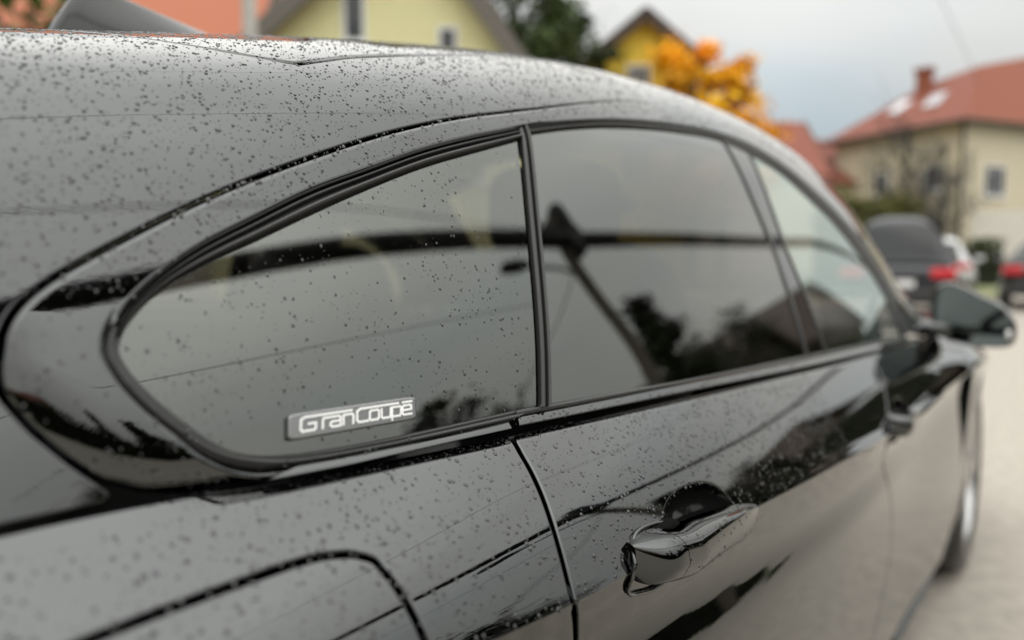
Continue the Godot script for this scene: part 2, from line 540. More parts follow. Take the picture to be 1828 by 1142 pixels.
func door_handle(door: Node3D, dx: float) -> void:
	var b := MB.new()   # the hollow
	var rows := []
	for ring in 9:
		var f := float(ring) / 8
		var row := []
		for k in 40:
			var a := TAU * k / 40
			var s := sin(a)
			var x := dx + .420 + .0675 * signf(cos(a)) * pow(absf(cos(a)), .85)
			var P: Vector3
			if s >= 0: P = surf(SHOULDER, x, 1.0 - .277 * pow(s, .8))
			else: P = surf(LOWER, x, ev(YC, x) - .0275 * pow(-s, .8))
			var mid := surf(SHOULDER, dx + .420, .97)
			var q := P.lerp(mid, 1 - cos(f * PI / 2))
			q += Vector3(0, -.1, -1) * (.002 + .032 * sin(f * PI / 2))
			row.append(q)
		rows.append(row)
	b.grid(rows, false, true)
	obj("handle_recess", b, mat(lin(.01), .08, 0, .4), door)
	for piece in [["handle_cap", 0.0, .150], ["door_handle", .154, 1.0]]:
		b = MB.new()
		rows = []
		var count := 16 if piece[1] == 0.0 else 44
		for k in count + 1:
			var s: float = lerpf(piece[1], piece[2], float(k) / count)
			if piece[1] == 0.0: s = .150 * (1 - cos(float(k) / count * PI / 2)) if k < count else .150
			var row := []
			if piece[1] == 0.0: row.append(handle_point(dx, s, PI / 2) + Vector3(maxf(0, .016 - s * .25), .001, -.03))
			for a in 27: row.append(handle_point(dx, s, PI / 2 - PI * a / 26))
			rows.append(row)
		b.grid(rows, true)
		for ends in [rows[0], rows[-1]]:
			if ends == rows[-1] and piece[2] == 1.0: continue
			var at := b.v.size()
			var m := Vector3.LEFT if ends == rows[0] else Vector3.RIGHT
			for q in ends: b.vert(q, m)
			for k in range(1, ends.size() - 1): b.tri(at, at + k, at + k + 1)
		obj(piece[0], b, gloss, door, "tapering gloss black handle bar" if piece[1] > 0 else "rounded lock cap at the rear of the handle")
	b = MB.new()   # the thin gasket round the cap
	var path := []
	for q in [[.356, .862, 0], [.338, .842, 0], [.318, .838, 0], [.304, .862, 0], [.296, .92, 0], [.291, .98, 0], [.289, -.006, 1], [.292, -.017, 1], [.304, -.026, 1], [.322, -.031, 1], [.345, -.035, 1], [.368, -.033, 1], [.39, -.026, 1]]:
		var x: float = dx + q[0]
		path.append(surf(SHOULDER, x, q[1]) + norm(SHOULDER, x, q[1]) * .0015 if q[2] == 0 else surf(LOWER, x, ev(YC, x) + q[1]) + norm(LOWER, x, ev(YC, x) + q[1]) * .0015)
	var cv := Curve3D.new()
	cv.bake_interval = .002
	for k in path.size():
		var tn: Vector3 = (path[mini(k + 1, path.size() - 1)] - path[maxi(k - 1, 0)]) / 6
		cv.add_point(path[k], -tn, tn)
	b.tube(Array(cv.get_baked_points()), .0019, 8)
	obj("handle_gasket", b, paint, door)
	b = MB.new()
	b.blob(surf(SHOULDER, dx + .345, .97) - Vector3(0, .0, .006), Vector3(.030, .018, .010), .6, .6)
	obj("handle_base", b, dark, door)

const STROKES := {   # the letters on the badge, as pen strokes in a box one unit high; x runs along the badge
	"G": [[[4.55, 1.28], [.45, 1.28], [.12, 1.1], [.12, .2], [.25, 0], [1.25, 0], [1.38, .12], [1.38, .62], [.78, .62]]],
	"r": [[[0, 0], [0, .8], [.12, .93], [.62, .93]]],
	"a": [[[.1, .93], [.75, .93], [.88, .8], [.88, 0], [.15, 0], [0, .12], [0, .36], [.15, .48], [.88, .48]]],
	"n": [[[0, 0], [0, .93], [.75, .93], [.9, .78], [.9, 0]]],
	"C": [[[4.15, 1.28], [.4, 1.28], [.1, 1.05], [.1, .2], [.28, 0], [1.15, 0]]],
	"o": [[[.12, .93], [.78, .93], [.9, .8], [.9, .13], [.78, 0], [.12, 0], [0, .13], [0, .8], [.12, .93]]],
	"u": [[[0, .93], [0, .14], [.12, 0], [.9, 0]], [[.9, .93], [.9, 0]]],
	"p": [[[0, -.32], [0, .93], [.78, .93], [.9, .8], [.9, .13], [.78, 0], [0, 0]]],
	"e": [[[.95, 0], [.14, 0], [0, .14], [0, .8], [.12, .93], [.78, .93], [.9, .8], [.9, .47], [0, .47]], [[.02, 1.28], [.95, 1.28]]],
}
func badge(window: Node3D) -> void:
	var l := surf(UPPER, .0755, .0455)
	var r := surf(UPPER, .1700, .0450)
	var mid := (l + r) / 2
	var m := norm(UPPER, .122, .046)
	var ax := (r - l).normalized()
	var up := m.cross(ax).normalized()
	m = ax.cross(up).normalized()
	var L := (r - l).length()
	var H := .0162
	var t := Transform3D(Basis(ax, up, m), mid)
	var b := MB.new()
	var rows := []
	for ring in [[0.0, -.002], [0.0, .0012], [.0004, .0018], [.0011, .0021]]:
		var row := []
		for k in 96:
			var a := TAU * k / 96
			var sx: float = signf(cos(a)) * pow(absf(cos(a)), .13) * (L / 2 + .002 - ring[0])
			var sy: float = signf(sin(a)) * pow(absf(sin(a)), .2) * (H / 2 - ring[0])
			row.append(t * Vector3(sx + sy * .18, sy, ring[1]))
		rows.append(row)
	b.grid(rows, false, true)
	b.face(rows[-1])
	var plate := obj("badge_plate", b, mat(lin(.20), .22, .85), window, "slim grey badge plate with raised silver lettering")
	var unit := .0067
	var at := [["G", .058], ["r", .232], ["a", .292], ["n", .392], ["C", .492], ["o", .606], ["u", .708], ["p", .800], ["e", .893]]
	for q in at:
		b = MB.new()
		for stroke in STROKES[q[0]]:
			for k in stroke.size() - 1:
				var p0 := Vector2(stroke[k][0], stroke[k][1])
				var p1 := Vector2(stroke[k + 1][0], stroke[k + 1][1])
				var d := (p1 - p0).normalized()
				var wide := .10
				p0 -= d * wide * .8; p1 += d * wide * .8
				var nn := Vector2(-d.y, d.x) * wide
				nn.x *= .8
				var c := []
				for s in [p0 - nn, p1 - nn, p1 + nn, p0 + nn]:
					var xx: float = (float(q[1]) - .513) * L + (s.x * 1.24 + s.y * .22) * unit
					c.append(Vector3(xx, (s.y - .56) * unit, 0))
				var lo := []; var hi := []
				for s in c:
					lo.append(t * (s + Vector3(0, 0, .0018))); hi.append(t * (s + Vector3(0, 0, .0027 + .00004 * k)))
				b.face(hi)
				for j in 4: b.face([lo[j], lo[(j + 1) % 4], hi[(j + 1) % 4], hi[j]])
		obj("letter", b, chrome, window)

func wheel(car: Node3D, x: float, z: float) -> void:
	var w := Node3D.new()
	w.name = "wheel"
	car.add_child(w, true)
	w.position = Vector3(x, .325, z)
	var s := signf(z)
	var b := MB.new()
	var prof := [[.235, -.19], [.30, -.2], [.322, -.17], [.325, -.1], [.322, -.03], [.30, .0], [.262, .004], [.235, -.01]]
	var rows := []
	for q in prof:
		var row := []
		for k in 48: row.append(Vector3(q[0] * cos(TAU * k / 48), q[0] * sin(TAU * k / 48), q[1] * s))
		rows.append(row)
	b.grid(rows, s < 0, true)
	obj("tyre", b, rubber, w)
	b = MB.new()
	rows = []
	for q in [[.236, -.012], [.226, -.006], [.214, -.03], [.20, -.12], [.03, -.14]]:
		var row := []
		for k in 40: row.append(Vector3(q[0] * cos(TAU * k / 40), q[0] * sin(TAU * k / 40), q[1] * s))
		rows.append(row)
	b.grid(rows, s < 0, true)
	for k in 10:
		var a := TAU * (k / 2) / 5 + (.13 if k % 2 else -.13)
		var tt := Transform3D(Basis(Vector3.BACK, a), Vector3.ZERO)
		b.box(Vector3(.03, -.016, -.05 if s > 0 else .02), Vector3(.222, .016, -.02 if s > 0 else .05), tt)
	b.blob(Vector3(0, 0, -.03 * s), Vector3(.05, .05, .02))
	obj("rim", b, mat(lin(.55), .25, .9), w)

func build_car() -> Node3D:
	var car := thing("parked_car", "wet gloss black four door coupe filling the foreground, seen along its side", "car")
	var b: MB
	# -- roof and pillars
	var groove := Array(curve(GROOVE))
	var roof_seam := V([-.6, .725, .05, .725, .06, .66, .088, .592, .133, .538, .172, .512, .182, .5085, .192, .5125, .246, .534, .375, .563, .5, .59, .8, .62, 1.2, .63, 1.6, .61, 1.75, .55, 1.9, .46, 2.1, .33, 2.25, .2, 2.33, .1, 2.36, .022])
	var side := poly([groove, curve(TIP.slice(0, 6)), V([-.024, .012, -.032, .002, -.05, .0, -.074, .0, -.2, .0, -.6, .0]), curve(roof_seam, 0, false)])
	for s in [1.0, -1.0]:
		b = MB.new()
		panel(b, UPPER, side, 0.0, .0045, .002, .014, s, s > 0)
		obj("roof_side", b, paint, car, "curved black rear pillar and roof rail beaded with rain" if s > 0 else "")
	b = MB.new()
	var roof := poly([V([.05, .9999, .05, .8, .06, .66]), curve(V([.06, .66, .088, .592, .133, .538, .172, .512, .182, .5085]), .006), curve(V([.192, .5125, .246, .534, .375, .563, .5, .59, .8, .62, 1.2, .63, 1.6, .61]), .02), V([1.62, .8, 1.63, .9999])])
	for s in [1.0, -1.0]: panel(b, UPPER, roof, 0.0, .006, .0025, .016, s, s > 0)
	obj("roof", b, paint, car)
	b = MB.new()   # gutter strip in the roof seam
	var gut := curve(V([.06, .66, .088, .592, .133, .538, .172, .512, .182, .5085]), .004)
	gut.append_array(curve(V([.192, .5125, .246, .534, .375, .563, .5, .59, .8, .62, 1.2, .63, 1.6, .61]), .02))
	var gut2 := PackedVector2Array()
	for q in gut: gut2.append(q + (Vector2(.0012, .007) if q.x > .188 else Vector2(-.006, -.004)))
	for s in [1.0, -1.0]:
		b = MB.new()
		moulding(b, UPPER, gut, gut2, bead(-.3, .7, .0022, 7, -.002), 140, s)
		obj("roof_moulding", b, rubber, car)
	b = MB.new()
	for s in [1.0, -1.0]: panel(b, UPPER, PackedVector2Array(V([-.59, .735, .04, .735, .04, .9999, -.59, .9999])), -.001, .002, .001, .004, s, false)
	obj("rear_screen", b, tint, car)
	b = MB.new()
	for s in [1.0, -1.0]: panel(b, UPPER, PackedVector2Array(V([-.94, .03, -.605, .03, -.605, .9999, -.94, .9999])), 0, .004, .002, .012, s, false)
	obj("tailgate", b, paint, car)
	b = MB.new()
	for s in [1.0, -1.0]: panel(b, UPPER, PackedVector2Array(V([1.635, .63, 1.76, .57, 1.91, .48, 2.11, .35, 2.26, .22, 2.34, .12, 2.40, .3, 2.42, .6, 2.42, .9999, 1.64, .9999])), -.001, .002, .001, .004, s, false)
	obj("windscreen", b, pane, car)
	b = MB.new()
	for s in [1.0, -1.0]: panel(b, UPPER, PackedVector2Array(V([2.37, .03, 3.0, .03, 3.55, .03, 3.58, .9999, 2.43, .9999, 2.43, .6, 2.41, .3])), 0, .004, .002, .012, s, false)
	obj("bonnet", b, paint, car)
	# -- the raised frame round the side windows
	var rear_top := curve(rev(QUARTER_GLASS.slice(0, 10)))
	var front_top := curve(GLASS_TOP)
	var seal_rear := PackedVector2Array()
	var seal_front := PackedVector2Array()
	var so1 := curve(SEAL_OUT.slice(0, 10))
	var so2 := curve(SEAL_OUT.slice(9))
	for k in 101: seal_rear.append(along(so1, lengths(so1), k / 100.0).lerp(along(rear_top, lengths(rear_top), k / 100.0), .27 * smoothstep(0, .12, k / 100.0)))
	for k in 91: seal_front.append(along(so2, lengths(so2), k / 90.0).lerp(along(front_top, lengths(front_top), k / 90.0), .27 * (1 - .8 * smoothstep(.5, 1, k / 90.0))))
	var seal_out := seal_rear.duplicate()
	for k in range(1, 91): seal_out.append(seal_front[k])
	rim = PackedVector2Array()
	for q in TIP + SURROUND_LOW.slice(1, 5): rim.append(Vector2(q.x, q.y * .55))
	var frame := poly([groove, curve(TIP), curve(SURROUND_LOW), curve(SURROUND_IN), seal_out])
	for s in [1.0, -1.0]:
		b = MB.new()
		crown = true
		panel(b, UPPER, frame, .0035, .0012, .0042, .016, s, s > 0)
		crown = false
		obj("window_surround", b, paint, car, "gloss black surround sweeping round the rear side window" if s > 0 else "")
	# -- glass
	var quarter := poly([curve(QUARTER_GLASS)])
	var rear_glass := poly([V([.311, .0215, .36, .20]), curve(GLASS_TOP.slice(0, 6)), V([.95, .420, .985, .2, .984, .0205, .83, .0205, .555, .0185])])
	var pillar := poly([V([.968, .4195, 1.05, .407, 1.048, .215, 1.086, .0205, .998, .0205, 1.0, .2])])
	var front_glass := poly([V([1.066, .4045]), curve(GLASS_TOP.slice(7)), V([1.232, .0195, 1.104, .0205, 1.066, .215])])
	var drop := .0015
	for s in [1.0, -1.0]:
		var near: bool = s > 0
		b = MB.new(); panel(b, UPPER, quarter, -drop, 0, .0006, .003, s, near)
		var q := obj("quarter_window", b, tint, car, "dark fixed rear side window with a badge in its corner" if near else "")
		if near: badge(q)
		b = MB.new(); panel(b, UPPER, rear_glass, -drop, 0, .0006, .003, s, near)
		obj("rear_door_window", b, tint_door if near else pane, car)
		b = MB.new(); panel(b, UPPER, pillar, -drop + .0005, 0, .001, .003, s, near)
		obj("pillar_cover", b, gloss, car)
		b = MB.new(); panel(b, UPPER, front_glass, -drop, 0, .0006, .003, s, near)
		obj("front_door_window", b, clear if near else pane, car)
		# seals and mouldings
		b = MB.new()
		var rails := [[-.06, -.004], [0.0, -.001]] + bead(.03, .26, .0026, 7, -.001) + [[.31, -.004], [.42, -.004]] + bead(.46, .84, .0048, 8, -.001) + [[.90, -.003], [1.04, -.0035]]
		moulding(b, UPPER, seal_rear, rear_top, rails, 120 if near else 30, s)
		moulding(b, UPPER, seal_front, front_top, rails, 110 if near else 30, s)
		obj("window_seal", b, rubber, car)
		b = MB.new()
		moulding(b, UPPER, curve(rev(SURROUND_IN)), curve(QUARTER_GLASS.slice(9)), [[-.1, -.004], [0.0, .0]] + bead(.1, .62, .0022, 6, -.001) + [[.66, -.002], [.7, -.0012], [.98, -.0012], [1.04, -.003]], 120 if near else 30, s)
		obj("lower_seal", b, rubber, car)
		b = MB.new()
		moulding(b, UPPER, PackedVector2Array(V([.303, .0205, .394, .374, .397, .392])), PackedVector2Array(V([.3155, .0205, .4135, .384, .4135, .400])), [[0, -.003]] + bead(.02, .40, .003, 7) + [[.43, -.004], [.55, -.004]] + bead(.58, .86, .0045, 7) + [[.9, -.003], [1.0, -.003]], 60 if near else 16, s)
		obj("window_divider", b, rubber, car)
		for seam in [[V([.958, .4215, .993, .2, .991, .019]), .010], [V([1.056, .407, 1.055, .215, 1.094, .019]), .009]]:
			b = MB.new()
			var sa := PackedVector2Array(seam[0])
			var sb := PackedVector2Array()
			for v in sa: sb.append(v + Vector2(seam[1], 0))
			moulding(b, UPPER, sa, sb, [[-.1, -.003]] + bead(.0, 1.0, .0005, 5) + [[1.1, -.003]], 30, s)
			obj("pillar_seal", b, rubber, car)
		b = MB.new()
		moulding(b, UPPER, curve(V([.268, .003, .555, .003, .9, .003, 1.4, .003, 1.86, .003])), curve(V([.274, .0145, .555, .0145, .9, .0145, 1.4, .0145, 1.8, .0145])), [[-.03, -.003], [.0, .0006], [.03, .0026], [.10, .0033], [.2, .0031], [.9, -.0004], [.97, -.0010], [1.02, -.003]], 120 if near else 30, s)
		if near: moulding(b, UPPER, curve(V([.05, -.003, .10, -.003, .144, -.001, .195, .001, .256, .002])), curve(V([.075, .0065, .104, .006, .144, .007, .2, .0085, .2575, .0105])), [[-.02, .001], [.0, .0035], [.05, .0058], [.12, .0064], [.85, .0034], [.97, .003], [1.02, .001]], 90)
		obj("waist_moulding", b, gloss, car, "slim gloss black moulding along the bottom of the door windows" if near else "")
		b = MB.new()
		moulding(b, UPPER, curve(V([.268, .015, .555, .015, .9, .015, 1.4, .015, 1.8, .015])), curve(V([.274, .022, .555, .0195, .9, .021, 1.4, .021, 1.73, .021])), bead(0, 1, .0016, 6, -.0012), 100 if near else 30, s)
		moulding(b, SHOULDER, curve(V([.02, -.03, .25, -.03, .3, -.03, .6, -.03, 1.2, -.03, 1.9, -.03])), curve(V([.02, .008, .25, .008, .3, .008, .6, .008, 1.2, .008, 1.9, .008])), [[0, -.014], [.5, -.003], [.9, -.003], [1, -.006]], 100 if near else 30, s)
		obj("waist_seal", b, rubber, car)
	# -- shoulder and lower side
	var cut := Array(curve(DOOR_CUT))
	var cut_low := Array(curve([Vector2(.2115, ev(YC, .2115))] + DOOR_CUT_LOW))
	var fcut := Array(curve(FRONT_CUT))
	var fcut_low := Array(curve([Vector2(1.225, ev(YC, 1.225))] + FRONT_CUT_LOW))
	var fuel := poly([curve(FUEL, .004)])
	var fuel_cut := fuel.duplicate()
	fuel_cut.append(Vector2(.082, 1.05)); fuel_cut.append(Vector2(-.115, 1.05))
	var fuel_low := poly([crease(-.115, .082), curve(FUEL_LOW)])
	var fuel_low_cut := poly([[Vector2(-.115, .95), Vector2(.082, .95), Vector2(.082, ev(YC, .082))], curve(FUEL_LOW), [Vector2(-.115, ev(YC, -.115))]])
	for s in [1.0, -1.0]:
		var near: bool = s > 0
		b = MB.new()
		var sh := poly([V([-.93, 0, -.5, 0, -.1, 0, .1, 0]), cut, V([.1, 1, 0, 1, -.3, 1, -.6, 1, -.93, 1])])
		var lo := poly([crease(-.93, .2115), cut_low, V([.45, .19, -.93, .19])])
		panel(b, SHOULDER, minus(sh, fuel_cut) if near else sh, 0, .0042, .002, .014, s, near, true)
		panel(b, LOWER, minus(minus(lo, fuel_low_cut) if near else lo, arch(0, .365)), 0, .0042, .002, .014, s, near, true)
		obj("rear_wing", b, paint, car, "wet black rear wing with the fuel flap" if near else "")
		if near:
			b = MB.new()
			panel(b, SHOULDER, fuel, .0, .0042, .002, .014, s, true, true)
			panel(b, LOWER, fuel_low, .0, .0042, .002, .014, s, true, true)
			obj("fuel_flap", b, paint, car, "rounded black fuel filler flap")
		b = MB.new()
		sh = poly([rev(cut), V([.5, 0, 1.0, 0]), fcut, V([1.2, 1, 1.0, 1, .7, 1, .5, 1, .3, 1, .2, 1])])
		lo = poly([crease(.2115, 1.225), fcut_low, V([1.20, .19, .45, .19]), rev(cut_low)])
		panel(b, SHOULDER, minus(sh, hollow(0)) if near else sh, 0, .0042, .002, .014, s, near, true)
		panel(b, LOWER, minus(lo, hollow_low(0)) if near else lo, 0, .0042, .002, .014, s, near, true)
		var door := obj("rear_door", b, paint, car, "wet black rear door beaded with raindrops" if near else "")
		if near: door_handle(door, 0.0)
		b = MB.new()
		sh = poly([rev(fcut), V([1.6, 0, 2.0, 0, 2.28, 0, 2.3, .5, 2.3, 1, 2.0, 1, 1.7, 1, 1.5, 1, 1.4, 1])])
		lo = poly([crease(1.225, 2.3), V([2.3, .4, 2.28, .19, 1.20, .19]), rev(fcut_low)])
		panel(b, SHOULDER, minus(sh, hollow(.96)) if near else sh, 0, .0042, .002, .014, s, false, true)
		panel(b, LOWER, minus(lo, hollow_low(.96)) if near else lo, 0, .0042, .002, .014, s, false, true)
		door = obj("front_door", b, paint, car)
		if near: door_handle(door, .96)
		b = MB.new()
		sh = poly([V([2.305, 0, 3.0, 0, 3.56, 0, 3.58, 1, 3.2, 1, 2.8, 1, 2.5, 1, 2.305, 1])])
		lo = poly([crease(2.305, 3.58), V([3.58, .19, 2.3, .19, 2.305, .4])])
		panel(b, SHOULDER, sh, 0, .0042, .002, .014, s, false, true)
		panel(b, LOWER, minus(lo, arch(2.75, .365)), 0, .0042, .002, .014, s, false, true)
		obj("front_wing", b, paint, car)
		for x in [0.0, 2.75]: wheel(car, x, s * (.885 if x == 0.0 else .90))
	# -- dark inner shell behind the panel gaps, floor, ends
	b = MB.new()
	for s in [1.0, -1.0]:
		for p in [SHOULDER, LOWER]:
			var rows := []
			for k in 60:
				var x := lerpf(-.93, 3.56, k / 59.0)
				if p == LOWER and (absf(x) < .4 or absf(x - 2.75) < .4):
					pass
				var row := []
				for j in 8:
					var t := j / 7.0 if p == SHOULDER else lerpf(ev(YC, x), .4 if not (absf(x) < .42 or absf(x - 2.75) < .42) else .72, j / 7.0)
					if p == SHOULDER and absf(x - .427) < .09 or absf(x - 1.467) < .09: pass
					var P := surf(p, x, t) - norm(p, x, t) * .045
					P.z *= s
					row.append(P)
				rows.append(row)
			b.grid(rows)
		var rr := []
		for k in 40:   # behind the roof rails and the rear pillar
			var x := lerpf(-.6, 1.7, k / 39.0)
			var row := []
			for j in 8:
				var t0 := .46 if x > .0 else lerpf(.03, .46, smoothstep(-.1, .0, x))
				var P := surf(UPPER, x, lerpf(t0, .70 if x > .05 else .73, j / 7.0)) - norm(UPPER, x, .55) * .03
				P.z *= s
				row.append(P)
			rr.append(row)
		b.grid(rr)
		rr = []
		for k in 12:
			var x := lerpf(.10, 1.6, k / 11.0)
			var row := []
			for j in 10:
				var P := surf(UPPER, x, lerpf(.68, 1.0, j / 9.0)) - Vector3(0, .03, 0)
				P.z *= s
				row.append(P)
			rr.append(row)
		b.grid(rr)
	b.box(Vector3(-.9, .22, -.8), Vector3(3.5, .30, .8))
	b.box(Vector3(2.2, .30, -.76), Vector3(3.4, .70, .76))
	b.box(Vector3(-.93, .3, -.55), Vector3(-.9, .95, .55))
	b.box(Vector3(3.46, .2, -.5), Vector3(3.50, .58, .5))
	obj("body_shell", b, dark, car)
	# -- seats, dashboard, steering wheel
	var leather := mat(lin(.03), .5)
	for z in [-.37, .37]:
		b = MB.new()
		b.blob(Vector3(1.25, .50, z), Vector3(.27, .10, .25))
		b.blob(Vector3(.98, .78, z), Vector3(.09, .34, .24), .5, .5, Transform3D(Basis(Vector3.BACK, .0), Vector3.ZERO))
		b.blob(Vector3(.93, 1.17, z), Vector3(.05, .085, .13), .5, .5)
		b.tube([Vector3(.95, 1.05, z - .06), Vector3(.94, 1.14, z - .06)], .008)
		b.tube([Vector3(.95, 1.05, z + .06), Vector3(.94, 1.14, z + .06)], .008)
		obj("front_seat", b, leather, car)
	b = MB.new()
	b.blob(Vector3(.30, .50, 0), Vector3(.27, .12, .62), .3, .3)
	b.blob(Vector3(.06, .74, 0), Vector3(.09, .28, .62), .3, .3)
	for z in [-.36, .36]: b.blob(Vector3(.03, 1.06, z), Vector3(.05, .07, .13), .5, .5)
	obj("rear_seat", b, leather, car)
	b = MB.new()
	b.blob(Vector3(2.05, .82, 0), Vector3(.30, .12, .70), .4, .3)
	b.blob(Vector3(1.85, .93, -.37), Vector3(.10, .06, .20), .6, .6)
	b.blob(Vector3(1.9, .95, 0), Vector3(.02, .06, .12), .3, .3)
	obj("dashboard", b, leather, car)
	b = MB.new()
	var ring := []
	for k in 33: ring.append(Vector3(1.62, .92, -.37) + Basis(Vector3.BACK, -.35) * Vector3(0, .185 * cos(TAU * k / 32), .185 * sin(TAU * k / 32)))
	b.tube(ring, .016, 8, false)
	b.blob(Vector3(1.66, .91, -.37), Vector3(.04, .06, .09))
	obj("steering_wheel", b, leather, car)
	b = MB.new()
	b.blob(Vector3(1.74, 1.24, 0), Vector3(.02, .035, .11), .5, .4)
	obj("interior_mirror", b, leather, car)
	b = MB.new()
	b.blob(Vector3(1.80, .948, .742), Vector3(.042, .042, .012), 1.0, 1.0)
	obj("tweeter_cover", b, mat(lin(.75), .35, .3), car, "round silver speaker cover behind the front window")
	# -- door mirror
	var mirror := Node3D.new()
	mirror.name = "door_mirror"
	car.add_child(mirror, true)
	var outline := []
	for q in [[.826, .995], [.859, 1.014], [.900, 1.003], [.945, .980], [.992, .955], [1.020, .912], [1.022, .866], [.995, .848], [.920, .845], [.850, .860], [.827, .885], [.820, .94]]: outline.append(Vector2(q[0], q[1]))
	var cl := Curve2D.new()
	for k in outline.size() + 1:
		var a: Vector2 = outline[(k - 1 + outline.size()) % outline.size()]
		var c: Vector2 = outline[(k + 1) % outline.size()]
		cl.add_point(outline[k % outline.size()], -(c - a) / 6, (c - a) / 6)
	var loop := []
	for k in 48: loop.append(cl.sample_baked(cl.get_baked_length() * k / 48.0, true))
	var mc := Vector2(.917, .93)
	var place := func(q: Vector2, grow: float, x: float) -> Vector3:
		var w := mc + (q - mc) * grow
		return Vector3(2.15 + x - .4 * (w.x - .917), w.y, w.x)
	b = MB.new()
	var rows := []
	for g in [[.93, .012], [.97, .0], [1.0, .003], [1.03, .02], [1.04, .05], [1.0, .09], [.85, .125], [.55, .15], [.2, .16], [.01, .161]]:
		var row := []
		for q in loop: row.append(place.call(q, g[0], g[1]))
		rows.append(row)
	b.grid(rows, false, true)
	for k in b.v.size():   # normals away from the middle of the housing
		var away: Vector3 = b.v[k] - Vector3(2.21, .93, .917)
		if b.n[k].dot(away) < 0: b.n[k] = -b.n[k]
	b.reorient()
	obj("mirror_housing", b, paint, mirror)
	b = MB.new()
	var glass := []
	for q in loop: glass.append(place.call(q, .94, .012))
	glass.reverse()
	b.face(glass)
	for k in b.n.size(): b.n[k] = Vector3(-.9, .04, -.40).normalized()
	b.reorient()
	obj("mirror_glass", b, mat(lin(.42, .47, .45), .02, 1.0), mirror)
	b = MB.new()
	b.blob(Vector3(2.10, .885, 1.012), Vector3(.012, .012, .006), .7, .7)
	obj("turn_signal", b, mat(lin(.8), .1), mirror)
	b = MB.new()
	b.blob(Vector3(2.13, .890, .825), Vector3(.05, .022, .06), .6, .6)
	obj("mirror_arm", b, gloss, mirror)
	# -- shark-fin aerial
	b = MB.new()
	rows = []
	var fin := Vector3(0, 0, .17)
	for k in 25:
		var f := k / 24.0
		var x := lerpf(.165, .475, f)
		var top := .105 * pow(clampf(1 - f, 0, 1), 1.05) * smoothstep(0, .10, f + .015)
		var wide := .028 * sin(PI * clampf(.1 + .85 * (1 - f), 0, 1)) + .006
		var base := surf(UPPER, x, .83)
		var row := []
		for a in 17:
			var g := PI * a / 16
			row.append(Vector3(x + .035 * (top / .105) * sin(g) * sin(g), base.y - .012 + (top + .012) * pow(sin(g), .75), fin.z + wide * cos(g) * (1 - .62 * pow(sin(g), 2.0))))
		rows.append(row)
	b.grid(rows)
	for k in b.v.size():
		if b.n[k].dot(b.v[k] - Vector3(b.v[k].x, 1.28, fin.z)) < 0: b.n[k] = -b.n[k]
	b.reorient()
	obj("roof_aerial", b, mat(lin(.055), .16, .8), car, "grey shark fin aerial on the roof")
	return car

